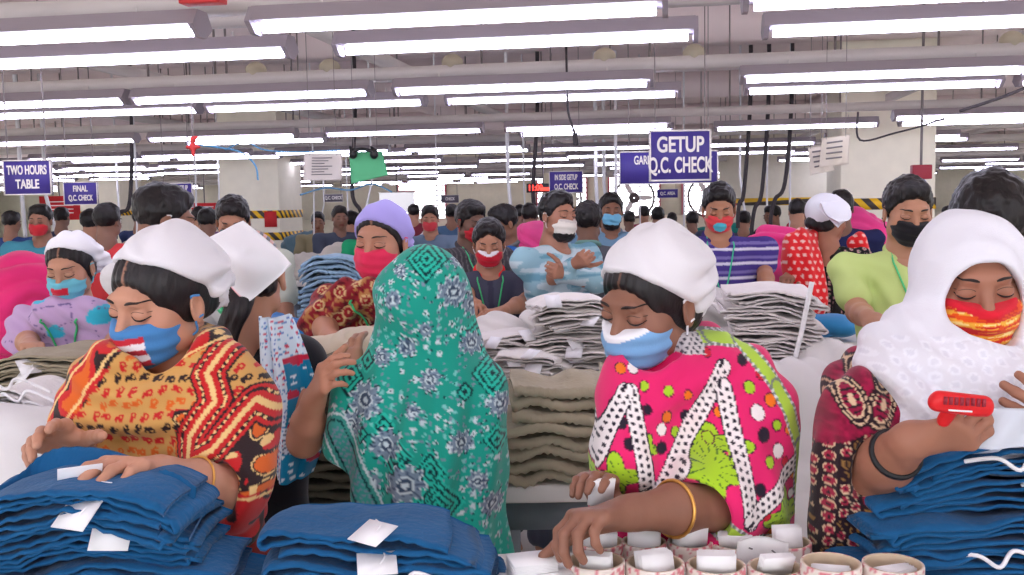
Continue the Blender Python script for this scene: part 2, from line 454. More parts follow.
# ================================================================ hanging signs
IND = mat('sign_indigo', (72, 60, 140), .45); WHT = mat('sign_white', (232, 226, 222), .5)
def text(s, size, c, R, parent, m, sx=.8, name='lettering', ext=.0015):
    cu = bpy.data.curves.new(name, 'FONT'); cu.body = s; cu.size = size; cu.align_x = 'CENTER'; cu.align_y = 'CENTER'; cu.extrude = ext; cu.offset = size * .024; cu.materials.append(m)
    t_ = bpy.data.objects.new(name, cu); COL.objects.link(t_); dg = bpy.context.evaluated_depsgraph_get(); me = bpy.data.meshes.new_from_object(t_.evaluated_get(dg)); bpy.data.objects.remove(t_)
    me.materials.clear(); me.materials.append(m); o = bpy.data.objects.new(name, me); COL.objects.link(o); o.parent = parent
    o.location = tuple(c); o.rotation_euler = R; o.scale = (sx, 1, 1); return o
def sign(x0, y0, x1, y1, d, lines, label, rows, hang=True, m=IND, yaw=0):
    c = P((x0 + x1) / 2, (y0 + y1) / 2, d); w_, h_ = (x1 - x0) * d / F_PX, (y1 - y0) * d / F_PX
    r = empty('hanging_sign', c, YAW + yaw, label=label, cat='sign', group='indigo hanging signs')
    R = Rz(YAW + yaw)
    def bx(cx, cy, cz, s): return boxvf(c + R @ np.array([cx, cy, cz]), s, R)
    mk('board', *bx(0, 0, 0, (w_, .012, h_)), None, m, r, smooth=False)
    t = min(w_, h_) * .035
    mk('frame', *bjoin([bx(0, 0, s * (h_ / 2 - t / 2), (w_, .018, t)) for s in (-1, 1)] + [bx(s * (w_ / 2 - t / 2), 0, 0, (t, .018, h_)) for s in (-1, 1)]), None, WHT, r, smooth=False)
    for s, z, sz, sx in rows: text(s, sz * h_, (0, -.008, z * h_), (math.pi / 2, 0, 0), r, WHT, sx)
    if hang: [mk('hanging_wire', *tube([c + R @ np.array([s * w_ * .4, 0, h_ / 2]), np.array([*(c + R @ np.array([s * w_ * .4, 0, 0]))[:2], ZC])], .0025, 6), None, ROD, r) for s in (-1, 1)]
sign(649, 130, 711, 181, 4.2, 0, 'indigo hanging sign reading GETUP Q.C. CHECK in white', [('GETUP', .2, .42, .72), ('Q.C. CHECK', -.2, .42, .54)])
sign(619, 151, 718, 184, 5.6, 0, 'wide indigo sign reading GARMENT CHECK AREA behind the getup sign', [('GARMENT GETUP OUT', .22, .36, .56), ('CHECK AREA', -.24, .32, .58)])
sign(549, 171, 583, 193, 6.6, 0, 'small indigo sign reading IN SIDE GETUP Q.C. CHECK at centre', [('IN SIDE GETUP', .2, .34, .46), ('Q.C. CHECK', -.22, .36, .54)])
sign(4, 160, 52, 195, 3.9, 0, 'indigo sign reading TWO HOURS TABLE at far left', [('TWO HOURS', .2, .36, .52), ('TABLE', -.2, .36, .66)])
sign(64, 182, 98, 205, 5.6, 0, 'small indigo sign reading FINAL Q.C. CHECK at left', [('FINAL', .2, .36, .66), ('Q.C. CHECK', -.2, .34, .56)])
sign(161, 183, 193, 208, 6.6, 0, 'indigo sign reading IN SIDE GETUP above the dark-haired man behind the front worker', [('IN SIDE GETUP', .28, .30, .46), ('Q.C. CHECK', -.1, .30, .54)])
sign(657, 189, 678, 198, 12, 0, 'tiny distant purple sign between the round fans', [('Q.C. AREA', .0, .5, .7)])
FADED = mat('sign_faded', (92, 86, 98), .5)
sign(324, 194, 343, 202, 11, 0, 'distant grey sign left of the green cloth', [('Q.C. CHECK', 0, .55, .7)], m=FADED)
sign(441, 195, 459, 203, 14, 0, 'distant grey sign left of the red display', [('CHECK', 0, .5, .7)], m=FADED)

def sheet(pts, d, col, name, label, cat, amp=.01, group=None):
    """hanging sheet of paper or cloth with corners tl, tr, br, bl"""
    tl, tr, br, bl = [P(*p, d) for p in pts]; n = 14; V = []
    for s, off in ((0, 0), (1, .004)):
        for i in range(n + 1):
            for j in range(n + 1):
                u, v = i / n, j / n; q = (tl * (1 - u) + tr * u) * (1 - v) + (bl * (1 - u) + br * u) * v
                V.append(q + FL * (off + amp * math.sin(u * 7 + v * 2) * v))
    m = (n + 1) ** 2; F = []
    for i in range(n):
        for j in range(n):
            a = i * (n + 1) + j; F.append((a, a + n + 1, a + n + 2, a + 1)); F.append((m + a, m + a + 1, m + a + n + 2, m + a + n + 1))
    for i in range(n):
        for a, b in (((i) * (n + 1), (i + 1) * (n + 1)), (i, i + 1), (n * (n + 1) + i, n * (n + 1) + i + 1), (i * (n + 1) + n, (i + 1) * (n + 1) + n)): F.append((a, b, b + m, a + m))
    c = (tl + br) / 2; r = empty(name, c, YAW, label=label, cat=cat, group=group)
    mk('sheet', np.array(V), np.array(F), col, SHIRT, r)
    for q_ in (tl * .85 + tr * .15, tl * .15 + tr * .85): mk('string', *tube([q_ - UZ * .01, [q_[0], q_[1], ZC]], .0015, 5), None, ROD, r)
    return r, (tl, tr, br, bl)
INK = mat('ink', (120, 115, 118), .6)
r, q = sheet([(304, 153), (342, 153), (342, 180), (303, 181)], 4.4, (205, 196, 192), 'hanging_notice', 'white printed notice hanging beside the green cloth', 'notice', .004)
for i in range(7):
    a = q[0] + (q[3] - q[0]) * (.18 + .1 * i); b = q[1] + (q[2] - q[1]) * (.18 + .1 * i)
    mk('printed_line', *tube([a + (b - a) * .22 - FL * .006, a + (b - a) * (.75 - .1 * (i % 3)) - FL * .006], .0022, 6), None, INK, r)
r, q = sheet([(349, 152), (382, 151), (388, 175), (351, 184)], 4.4, (95, 178, 130), 'green_cloth', 'green cloth clipped to the ceiling rail beside the notice', 'cloth', .01)
BLK = mat('black_plastic', (32, 32, 34), .4)
for px in (353, 374): mk('clip', *build([ell(P(px, 155, 4.37), .018, k=.01), cap(P(px, 151, 4.37), P(px - 3, 147, 4.37), .012, .006)], .004), None, BLK, r)
mk('clip_bar', *tube(spline([P(352, 152, 4.36), P(362, 149, 4.36), P(374, 152, 4.36)]), .008, 6), None, BLK, r)
for pts, lab, l in (([(822, 138), (850, 134), (849, 164), (820, 167)], 'white hanging paper notice left of the right column, front sheet', 0), ([(808, 147), (824, 145), (836, 170), (811, 175)], 'white crumpled paper notice tucked behind the front hanging sheet', .1)):
    r, q = sheet(pts, 4.6 + l, (214, 204, 192), 'paper_notice', lab, 'notice', .012)
    for i in range(4):
        a = q[0] + (q[3] - q[0]) * (.2 + .18 * i); b = q[1] + (q[2] - q[1]) * (.2 + .18 * i)
        mk('printed_line', *tube([a + (b - a) * .15 - FL * .016, a + (b - a) * .7 - FL * .016], .004, 6), None, INK, r)
c = P(921, 172, 6)
r = empty('fire_box', c, label='small dark red box hanging under the ceiling grid at right', cat='box'); bevel(mk('box_body', *boxvf(c, (.11, .08, .085)), None, mat('dark_red', (150, 45, 60), .5), r, smooth=False), .005)
mk('mount', *tube([c + [0, 0, .04], [c[0], c[1], ZC]], .008, 6), None, ROD, r)
c = P(203, 1, 3.0)
r = empty('fire_detector', c, label='flat red box on the nearest ceiling rail at top left', cat='box'); bevel(mk('box_body', *boxvf(c, (.13, .06, .02)), None, mat('bright_red', (205, 60, 60), .5), r, smooth=False), .004)
c = P(193, 147, 5.2)
r = empty('pull_valve', c, YAW, label='red valve handle hanging from a blue air line', cat='valve')
mk('handle', *build([cap(c + RL * -.03, c + RL * .03, .009), cap(c + [0, 0, .04], c - [0, 0, .04], .01), cap(c + [0, 0, .04], c + RL * .02 + [0, 0, .05], .008)], .004), None, mat('bright_red', None), r)
mk('cord', *tube([c + [0, 0, .04], [c[0], c[1], ZC]], .004, 6), None, ROD, r)
c = P(543, 188, 9)
r = empty('led_display', c, YAW, label='red lit display board at the back left of centre', cat='display')
bevel(mk('casing', *boxvf(c, (.30, .05, .08), Rz(YAW)), None, BLK, r, smooth=False), .005)
LED = mat('lit_red', (255, 60, 50), .5, emit=3)
text('11:00', .075, (-.07, -.03, 0.0), (math.pi / 2, 0, 0), r, LED, .8, 'digits'); 
mk('digit_row', *boxvf(c - FL * .03 + RL * .05 - [0, 0, .01], (.15, .008, .03), Rz(YAW)), None, LED, r, smooth=False)
mk('bracket', *tube([c + [0, 0, .04], [c[0], c[1], ZC]], .008, 6), None, ROD, r)
c = P(397, 202, 15)
r = empty('white_board', c, YAW, label='blank white board hanging in the distance above the lavender headscarf', cat='board')
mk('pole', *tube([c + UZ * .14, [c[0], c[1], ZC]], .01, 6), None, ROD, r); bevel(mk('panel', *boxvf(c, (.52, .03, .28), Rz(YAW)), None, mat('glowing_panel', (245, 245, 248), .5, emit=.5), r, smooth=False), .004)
mk('frame', *bjoin([boxvf(c + UZ * s * .145, (.55, .045, .015), Rz(YAW)) for s in (-1, 1)]), None, WHT, r, smooth=False)
c = P(102, 229, 14)
for i, (px, py, w_, h_) in enumerate([(205, 213, 26, 20), (60, 208, 40, 24)]):
    c = P(px, py, 16); r = empty('red_banner', c, YAW, label=['red banner with faint lettering behind the left column', 'dark red banner at the far left wall'][i], cat='banner')
    mk('pole', *tube([c, [c[0], c[1], ZC]], .01, 6), None, ROD, r); mk('cloth_panel', *boxvf(c, (w_ * .016, .02, h_ * .016), Rz(YAW)), None, REDP, r, smooth=False)
    for j in range(4): mk('text_line', *boxvf(c - FL * .015 + UZ * (.1 - .06 * j), (w_ * .011, .006, .015), Rz(YAW)), None, WHT, r, smooth=False)
# blue hoses and cables under the grid
BLUE = mat('blue_hose', (95, 150, 190), .5); CAB = mat('dark_cable', (60, 54, 58), .6); PIPE = mat('white_pipe', (225, 225, 228), .4)
def line(pts, d, r, m, name, label, cat, group=None):
    o = mk(name, *tube(spline([P(x, y, dd if dd else d) for x, y, *z in pts for dd in [z[0] if z else d]]), r, 6), None, m); tag(o, label, cat, group)
line([(196, 145), (215, 147), (240, 152), (255, 165), (258, 180)], 5.2, .005, BLUE, 'air_hose', 'blue air hose sagging below the red valve', 'hose')
line([(225, 150), (245, 142), (265, 150), (300, 152), (340, 150)], 5.3, .004, BLUE, 'air_hose', 'pale blue air hose running towards the green cloth', 'hose')
line([(300, 195), (325, 188), (350, 190), (372, 184), (392, 192)], 7, .006, BLUE, 'air_hose', 'blue air hose looping under the hanging green cloth', 'hose')
line([(960, 111), (985, 103), (1005, 96), (1030, 86)], 4.6, .008, CAB, 'power_cable', 'dark cable rising to the upper right corner', 'cable')
line([(858, 112), (860, 140), (895, 133), (925, 125), (945, 118)], 5.6, .006, CAB, 'power_cable', 'dark cable slanting above the lime-shirted man', 'cable')
line([(566, 40), (567, 80), (568, 110), (572, 125), (575, 135)], 4.7, .006, CAB, 'power_cable', 'dark plug cable dangling left of the getup sign', 'cable')
line([(575, 133), (576, 145)], 4.7, .014, CAB, 'plug', 'black plug hanging at the end of its cable', 'plug')
for i, (px, a, b, r_, dx) in enumerate([(508, 179, 220, .016, 4), (314, 188, 250, .008, 0), (324, 205, 235, .008, -8), (347, 190, 226, .007, 2), (437, 196, 240, .006, 0), (524, 190, 232, .008, 3), (596, 182, 215, .02, 2), (604, 184, 215, .02, 4), (616, 187, 212, .015, -2), (684, 190, 232, .010, 0), (740, 175, 215, .012, 5), (767, 180, 226, .012, 0), (790, 178, 214, .010, 0), (22, 198, 232, .02, 3), (46, 196, 226, .02, 8), (118, 196, 224, .012, 2), (137, 194, 232, .010, 0), (196, 190, 236, .010, 0), (219, 188, 240, .008, 0), (640, 196, 240, .008, 0), (372, 180, 205, .01, -5)]):
    d = 9 + (i % 4) * .9
    o = mk('drop_pipe', *tube([PZ(px, d, ZC), P(px, a, d), P(px + dx, b, d), P(px + dx * 1.4, b + 16, d)], r_, 8), None, PIPE)
    tag(o, 'thin white service pipe dropping to the sewing lines, %s of these from the left' % ORD[sorted([508, 314, 324, 347, 437, 524, 596, 604, 616, 684, 740, 767, 790, 22, 46, 118, 137, 196, 219, 640, 372]).index(px)], 'pipe', 'white drop pipes')
for i, (px, a, b, dx) in enumerate([(785, 182, 216, -14), (762, 190, 226, -10), (352, 190, 232, 12), (533, 195, 228, 10), (744, 190, 214, -6), (130, 200, 225, -14)]):
    o = mk('black_hose', *tube(spline([PZ(px + 6, 9, ZC), PZ(px + 6, 9, 2.4), P(px, a, 9), P(px + dx * .7, (a + b) / 2, 9), P(px + dx, b, 9), P(px + dx, b + 14, 9)]), .018, 8), None, CAB)
    tag(o, 'black flexible hose hanging over the sewing lines, %s of these from the left' % ORD[sorted([785, 762, 352, 533, 744, 130]).index(px)], 'hose', 'black hoses')

# ================================================================ people
def hand_ops(wr, fwd, pn, side, curl=(35, 40, 45, 50), th=25, s=1.0, spread=4):
    """side=+1/-1: which lateral direction holds the thumb; pn = where the palm looks"""
    fwd = nrm(fwd); pn = nrm(pn - fwd * np.dot(fwd, pn)); lat = np.cross(fwd, pn) * side; o = []
    offs = (.029, .010, -.009, -.027); kl = (.080, .085, .081, .073); fl = (.070, .077, .071, .055); rr = (.0092, .0095, .009, .008)
    o.append(cap(wr - fwd * .01 * s, wr + fwd * .03 * s, .019 * s, .019 * s, .02))
    for i in range(4):
        kn = wr + (fwd * kl[i] + lat * offs[i] - pn * .003) * s
        o.append(cap(wr + (fwd * .015 + lat * offs[i] * .32) * s, kn, .012 * s, .0118 * s, .014))
    o.append(cap(wr + (fwd * .02 + lat * .022 + pn * .008) * s, wr + (fwd * .06 + lat * .022 + pn * .010) * s, .014 * s, .011 * s, .012))
    for i in range(4):
        kn = wr + (fwd * kl[i] + lat * offs[i] - pn * .003) * s; a = D(curl[i]) * .55; p = kn
        sp = D(spread) * (1.5 - i) * .4
        for j, q in enumerate((.46, .30, .24)):
            d = (fwd * math.cos(sp) + lat * math.sin(sp)) * math.cos(a) + pn * math.sin(a)
            e = p + d * fl[i] * q * s; r0 = rr[i] * s * (1 - .11 * j)
            o.append(cap(p, e, r0, r0 * .9, .0035)); p = e; a += D(curl[i]) * (.75 if j == 0 else .5)
    b = wr + (fwd * .026 + lat * .014 + pn * .006) * s; t = D(th)
    d = nrm(fwd * .62 + lat * .70 + pn * .35)
    for L, r0, r1, kk in ((.050, .0128, .0120, .014), (.034, .0115, .010, .004), (.026, .0098, .0078, .004)):
        e = b + d * L * s; o.append(cap(b, e, r0 * s, r1 * s, kk)); b = e
        d = nrm(d * math.cos(t) + (fwd * .75 - lat * .35 + pn * .45) * math.sin(t))
    return o

def head_prims(T, R, s, fem=True, ear=True):
    """T maps head-local points to world, R is the head rotation"""
    e = lambda c, r, k=.015, m='+', RR=None: ell(T(c), tuple(x * s for x in r), R if RR is None else R @ RR, k * s, m)
    c = lambda a, b, ra, rb, k=.012, m='+': cap(T(a), T(b), ra * s, rb * s, k * s, m)
    j = 1.0 if fem else 1.06
    o = [e((0, .018, .030), (.072, .090, .080), .01), e((0, -.030, -.030), (.056 * j, .058, .070), .03), e((0, -.058, -.086), (.022 * j, .020, .020), .03),
         e((.040, -.045, -.022), (.024, .026, .022), .02), e((-.040, -.045, -.022), (.024, .026, .022), .02),
         e((.050 * j, -.012, -.062), (.016, .028, .020), .03), e((-.050 * j, -.012, -.062), (.016, .028, .020), .03),
         c((-.028, -.078, .026), (.028, -.078, .026), .011, .011, .02)]
    for sx in (-1, 1):
        o.append(e((sx * .031, -.098, .006), (.017, .014, .011), .012, '-'))
        o.append(e((sx * .030, -.0745, .004), (.0155, .0135, .0125), .004))
        if ear:
            o.append(e((sx * .076, .010, -.008), (.008, .019, .031), .008, '+', Rz(sx * .25) @ Rx(-.12)))
            o.append(e((sx * .084, .004, -.006), (.006, .011, .019), .004, '-', Rz(sx * .25)))
    o += [c((0, -.080, .016), (0, -.101, -.024), .0075, .0105, .012), e((.011, -.090, -.030), (.0075, .0095, .0075), .006), e((-.011, -.090, -.030), (.0075, .0095, .0075), .006),
          e((0, -.0835, -.054), (.022, .010, .0048), .006), e((0, -.082, -.063), (.019, .011, .0055), .006)]
    return o

class Person:
    def __init__(s, label, px, py, d, yaw=0, lean=0, hy=0, hp=0, hr=0, hs=1.0, fem=True, skin=(168, 118, 92), sw=None, group=None, ahead=0, shift=(0, 0)):
        s.label, s.fem, s.skin, s.hs = label, fem, np.array(skin, float), hs
        C = P(px, py, d); s.C = C; ln = D(lean); s.lean = ln
        nk = .128 * hs + .012
        s.H = (C[2] - nk * math.cos(ln * .6)) / (.53 + .285 * math.cos(ln)); H = s.H
        s.R = Rz(YAW + D(yaw)); s.sw = (sw or (.096 if fem else .118)) * H
        Rl = Rx(ln)
        up = lambda p: np.array([0, 0, .53 * H]) + Rl @ (np.array(p, float) * H)
        neckb = up((0, .012, .285)); head = neckb + Rx(ln * .6) @ np.array([0, -.030 - ahead, nk])
        o = C - s.R @ head + RL * shift[0] + FL * shift[1]; s.o = np.array([o[0], o[1], 0.0]); s.o[2] = C[2] - head[2]
        s.o[2] = 0.0
        s.L = lambda p: s.o + s.R @ np.asarray(p, float)
        s.J = {k: s.L(v) for k, v in dict(hip=(0, 0, .53 * H), chest=up((0, 0, .20)), waist=up((0, 0, .08)), neck=neckb,
               sl=up((0, 0, .250)) + [s.sw, 0, 0], sr=up((0, 0, .250)) - [s.sw, 0, 0]).items()}
        s.up = up
        s.HR = s.R @ Rz(D(hy)) @ Rx(D(hp)) @ Ry(D(hr))
        s.shift = shift; s.T = lambda p: s.C + s.HR @ (np.asarray(p, float) * s.hs)
        s.root = empty('person', s.o, YAW + D(yaw), label=label, cat='person', group=group)
        s.arms = {}
    # ---- arms
    def arm(s, side, target, pole=None, hand=None, upr=.040, fr=(.034, .022), elbow=None):
        """side 'l' is the person's left (+X local)"""
        H = s.H; S = s.J['s' + side].copy(); a, b = .175 * H, .150 * H
        T = np.asarray(target, float)
        if elbow is None:
            v = T - S; L = np.linalg.norm(v)
            if L > (a + b) * .995: T = S + v / L * (a + b) * .995; L = (a + b) * .995
            L = max(L, abs(a - b) + .02)
            u = nrm(T - S); x = (a * a - b * b + L * L) / (2 * L); hgt = math.sqrt(max(a * a - x * x, 0))
            po = s.R @ np.array([.5 if side == 'l' else -.5, .55, -1.0]) if pole is None else np.asarray(pole, float)
            pp = nrm(po - u * np.dot(po, u)); E = S + u * x + pp * hgt
        else: E = np.asarray(elbow, float)
        s.arms[side] = dict(S=S, E=E, W=T, hand=hand, upr=upr, fr=fr)
    def arm_skin(s, side, hs=None):
        q = s.arms[side]; o = [cap(q['S'], q['E'], q['upr'], q['fr'][0] * 1.02, .02), cap(q['E'], q['E'] + (q['W'] - q['E']) * .45, q['fr'][0], q['fr'][0] * .96, .02),
                               cap(q['E'] + (q['W'] - q['E']) * .45, q['W'], q['fr'][0] * .96, q['fr'][1], .02)]
        fw = nrm(q['W'] - q['E'])
        h = dict(fwd=fw, pn=np.array([0, 0, -1.0]), side=None, curl=(35, 40, 45, 50), th=25, s=.92 if s.fem else 1.0)
        if q['hand']: h.update(q['hand'])
        fwd = nrm(h['fwd']); pn = np.asarray(h['pn'], float)
        if h['side'] is None:      # thumb on the inner side for a palm-down hand
            pnn = nrm(pn - fwd * fwd.dot(pn)); lat = np.cross(fwd, pnn); inner = s.R @ np.array([-1.0 if side == 'l' else 1.0, -.3, .2])
            h['side'] = 1 if lat.dot(inner) > 0 else -1
        return o, hand_ops(q['W'], fwd, pn, h['side'], h['curl'], h['th'], h['s'])
    def sleeve(s, a, r0=.060, r1=.060, k=.05):
        q = s.arms[a]; return [cap(q['S'], q['E'], r0, r1, k)]
    def torso(s, o=0.0, k=.06):
        H = s.H; m = .92 if s.fem else 1.05; U = lambda p: s.L(s.up(p)); Rl = s.R @ Rx(s.lean)
        r = [ell(U((0, .002, .165)), (.088 * m * H + o, .064 * m * H + o, .105 * H + o), Rl, k), ell(U((0, .0, .06)), (.080 * m * H + o, .060 * H + o, .10 * H + o), Rl, k),
             ell(s.L((0, 0, .50 * H)), (.098 * H + o, .070 * H + o, .085 * H + o), s.R, k), cap(s.J['sl'], s.J['sr'], .026 * H + o, None, k),
             cap(U((.035, .0, .240)), U((-.035, .0, .240)), .032 * H + o, None, k)]
        if s.fem: r += [ell(U((sx * .045, -.048, .185)), .034 * H + o, None, .03) for sx in (-1, 1)]
        return r
    def neck(s): return [cap(s.T((0, .022, -.05)), s.J['neck'] - UZ * .01, (.047 if s.fem else .056) * s.hs, (.052 if s.fem else .062) * s.hs, .02), cap(s.J['neck'] - UZ * .01, s.L(s.up((0, .005, .235))), .052, .07, .04)]
    # ---- skin
    def body(s, vh=.003, va=.003, vb=.012, arms='lr', part=None, eyes='down', hands_fine=True, bare=None):
        H = s.H; T = s.T; P_ = []
        hd = head_prims(T, s.HR, s.hs, s.fem) + s.neck()
        V, F = build(hd, vh)
        lp = (V - s.C) @ s.HR / s.hs
        col = np.tile(s.skin, (len(V), 1)); nz = vnoise(V * 40, 3)[:, None]
        col = col * (1 + .03 * nz)
        lips = (np.abs(lp[:, 0]) < .024) & (lp[:, 1] < -.078) & (lp[:, 2] < -.048) & (lp[:, 2] > -.070); col[lips] = s.skin * [.85, .62, .62]
        ck = np.exp(-((np.abs(lp[:, 0]) - .042) ** 2 + (lp[:, 2] + .02) ** 2) / .0004)[:, None] * (lp[:, 1:2] < -.02); col = col * (1 - .06 * ck * np.array([0, 1, 1]))
        P_.append((V, F, col))
        dk = (28, 20, 20)
        bv = BVHTree.FromPolygons([tuple(v) for v in V], [tuple(f) for f in F]) if vh < .006 else None
        def onface(x, z, off):
            o = Vector(T((x, -.16, z))); dr = Vector(s.HR @ np.array([0, 1.0, 0]))
            if bv:
                h = bv.ray_cast(o, dr, .2 * s.hs)
                if h[0] is not None: return np.array(h[0]) - np.array(dr) * off
            return T((x, -.088, z))
        for sx in (-1, 1):
            br = [onface(sx * (.013 + .034 * t), .0255 + .0065 * math.sin(t * 2.6) - .004 * t, .0003) for t in np.linspace(0, 1, 8)]
            v, f = tube(br, [q * (1.25 if not s.fem else 1) * s.hs for q in (.0012, .0026, .0028, .0026, .0023, .0019, .0014, .0007)], 6); P_.append((v, f, (38, 28, 26)))
            if eyes == 'down':
                ls = [onface(sx * (.031 + .0150 * t), -.0035 + .0055 * t * t - (.002 if t * sx > 0 else 0) * abs(t), .0002) for t in np.linspace(-1, 1, 9)]
                v, f = tube(ls, [q * s.hs for q in (.0006, .0013, .0018, .002, .0021, .0021, .002, .0017, .0008)], 6); P_.append((v, f, dk))
                ls = [onface(sx * (.031 + .0145 * t), .0125 - .005 * t * t, .0) for t in np.linspace(-1, 1, 9)]
                v, f = tube(ls, .0007 * s.hs, 5); P_.append((v, f, s.skin * .55))
            else:
                c = onface(sx * .031, .003, 0); 
                v, f = build([ell(c + s.HR @ np.array([0, .0045, 0]) * s.hs, (.0125 * s.hs, .0065 * s.hs, .0058 * s.hs), s.HR, .001)], .0018); P_.append((v, f, (215, 205, 200)))
                v, f = build([ell(c + s.HR @ np.array([0, .0008, -.0008]) * s.hs, (.0056 * s.hs, .0042 * s.hs, .0056 * s.hs), s.HR, .001)], .0016); P_.append((v, f, (35, 22, 20)))
                ls = [onface(sx * (.031 + .0150 * t), .0085 - .0065 * t * t, -.0004) for t in np.linspace(-1, 1, 9)]
                v, f = tube(ls, .0016 * s.hs, 6); P_.append((v, f, dk))
        V, F = build(s.torso(-.005, .035) + s.legs() + s.neck()[1:], vb); P_.append((V, F, s.skin))
        for a in arms:
            if a not in s.arms: continue
            ar, hn = s.arm_skin(a)
            V, F = build(ar + hn, va)
            c = np.tile(s.skin, (len(V), 1)) * (1 + .04 * vnoise(V * 30, 5)[:, None]); P_.append((V, F, c))
        V, F, C_ = join(*P_)
        s.skinobj = mk('body', V, F, C_, SKIN, s.root)
        s.headbv = BVHTree.FromPolygons([tuple(v) for v in P_[0][0]], [tuple(f) for f in P_[0][1]])
        return s.skinobj
    def legs(s):
        H = s.H; o = []
        for sx in (-1, 1):
            hp, kn, an, to = (sx * .05 * H, 0, .50 * H), (sx * .055 * H, -.01 * H, .28 * H), (sx * .055 * H, .01 * H, .045 * H), (sx * .065 * H, -.085 * H, .022)
            o += [cap(s.L(hp), s.L(kn), .050 * H, .034 * H, .03), cap(s.L(kn), s.L(an), .034 * H, .022 * H, .03), cap(s.L((an[0], an[1] + .02, .03)), s.L(to), .026, .020, .02)]
        return o
    def lower(s, kind='trousers', col=(60, 60, 70), h=.014):
        H = s.H; o = []
        if kind == 'trousers':
            for sx in (-1, 1):
                o += [cap(s.L((sx * .05 * H, 0, .50 * H)), s.L((sx * .057 * H, -.01 * H, .28 * H)), .062 * H, .045 * H, .03), cap(s.L((sx * .057 * H, -.01 * H, .28 * H)), s.L((sx * .057 * H, .01 * H, .055 * H)), .045 * H, .038 * H, .03)]
            o.append(ell(s.L((0, 0, .51 * H)), (.105 * H, .078 * H, .07 * H), s.R, .04))
        else:
            o += s.torso(.008, .035) + [cap(s.L(s.up((0, -.022, .255))), s.T((0, -.01, -.06)), .052, .08, .01, '-')] + [ell(s.L((0, 0, .50 * H)), (.10 * H, .075 * H, .09 * H), s.R, .05), cap(s.L((0, 0, .45 * H)), s.L((0, 0, .10 * H)), .085 * H, .10 * H, .05)]
        V, F = build(o, h, lambda v: .006 * np.sin(v[:, 0] * 60 + 3 * vnoise(v * 6, 2)))
        return mk(kind if kind == 'trousers' else 'kameez', V, F, col, CLOTH, s.root)
    # ---- head wear
    def hair(s, kind='bun', h=.005, col=(30, 25, 27), part=True, line=None, full=1.0, nn=(0, -.80, -.60), low=-.075):
        T, R = s.T, s.HR; e = lambda c, r, k=.02, m='+': ell(T(c), tuple(x * s.hs for x in r), R, k, m)
        if kind == 'man':
            o = [e((0, .020, .036), (.0815, .099, .090)), e((0, -.030, .092), (.050, .040, .022), .03)]
            o += [cut(T((0, -.080, .080)), R @ np.array([0, -.78, -.62])) , cut(T((0, .0, -.045)), R @ np.array([0, -.25, -1]))]
            o.append(e((.088, -.030, -.030), (.030, .040, .034), .01, '-')); o.append(e((-.088, -.030, -.030), (.030, .040, .034), .01, '-'))
            f0 = lambda v: .0035 * vnoise(v * 90, 4) + .004 * vnoise(v * 35, 6)
        else:
            o = [e((0, .020, .032), (.079 * full, .097 * full, .086 * full)), e((0, .035, -.03), (.066 * full, .070, .06), .03), cut(T(line or (0, -.076, .074)), R @ np.array(nn))]
            if kind == 'bun': o.append(e((0, .112, -.028), (.036, .032, .034), .01))
            pass
            o.append(e((0, -.105, -.004), (.058, .058, .060), .02, '-'))
            for sx in (-1, 1): o.append(e((sx * .082, -.018, -.045), (.014, .034, .030), .01, '-'))
            o.append(cut(T((0, 0, low)), R @ np.array([0, 0, -1]), .02))
            f0 = lambda v: .0010 * np.sin(((v - s.C) @ R)[:, 0] * 420 + 3 * vnoise(v * 12, 3))
        V, F = build(o, h, f0)
        lp = (V - s.C) @ R / s.hs; c = np.tile(np.array(col, float), (len(V), 1)) * (1 + .25 * vnoise(np.stack([lp[:, 0] * 160, lp[:, 1] * 30, lp[:, 2] * 30], 1), 2)[:, None])
        if kind != 'man' and part: c[(np.abs(lp[:, 0]) < .0028) & (lp[:, 1] < .02) & (lp[:, 2] > .04)] = s.skin * .8
        return mk('hair', V, F, c, HAIR, s.root)
    def scarf_cap(s, col=(236, 234, 236), h=.005, front=(0, -.070, .078), back=(0, .085, -.055), tail=((0, .10, .0), (0, .15, -.05), .05, .012), extra=(), amp=.003, name='headscarf', pat=None, full=1.0):
        T, R = s.T, s.HR; e = lambda c, r, k=.02, m='+': ell(T(c), tuple(x * s.hs for x in r), R, k, m)
        f_, b_ = np.array(front), np.array(back); dr = b_ - f_; n = np.cross(dr, [1, 0, 0]); n = n if n[2] < 0 else -n
        o = [e((0, .022, .033), (.085 * full, .104 * full, .090 * full)), cut(T(front), R @ n)]
        if tail:
            o.append(cap(T(tail[0]), T(tail[1]), tail[2] * s.hs, tail[3] * s.hs, .03)); t0, t1 = np.array(tail[0]), np.array(tail[1])
            o.append(cap(T(t0 + [0, 0, -.05]), T(t0 * .35 + t1 * .65 + [0, -.005, -.045]), .022 * s.hs, .004, .03))
        o += list(extra)
        K = np.array(tail[0] if tail else (0, .1, 0)) + [0, .01, -.01]
        def dsp(v):
            lp = (v - s.C) @ R / s.hs; q = lp - K;  q = q / (np.linalg.norm(q, axis=1, keepdims=True) + 1e-6)
            wv = np.clip((lp[:, 1] + .02) * 12, .28, 1)
            return wv * (1.2 * amp + 1.5 * amp * np.sin(15 * q[:, 2] + 12 * q[:, 0] + 1.6 * vnoise(lp * 12, 6))) + .25 * amp * vnoise(lp * 24, 9)
        V, F = build(o, h, dsp)
        c = np.tile(np.array(col, float), (len(V), 1))
        if pat: c = pat((V - s.C) @ R / s.hs, c)
        return mk(name, V, F, c, CLOTH, s.root)
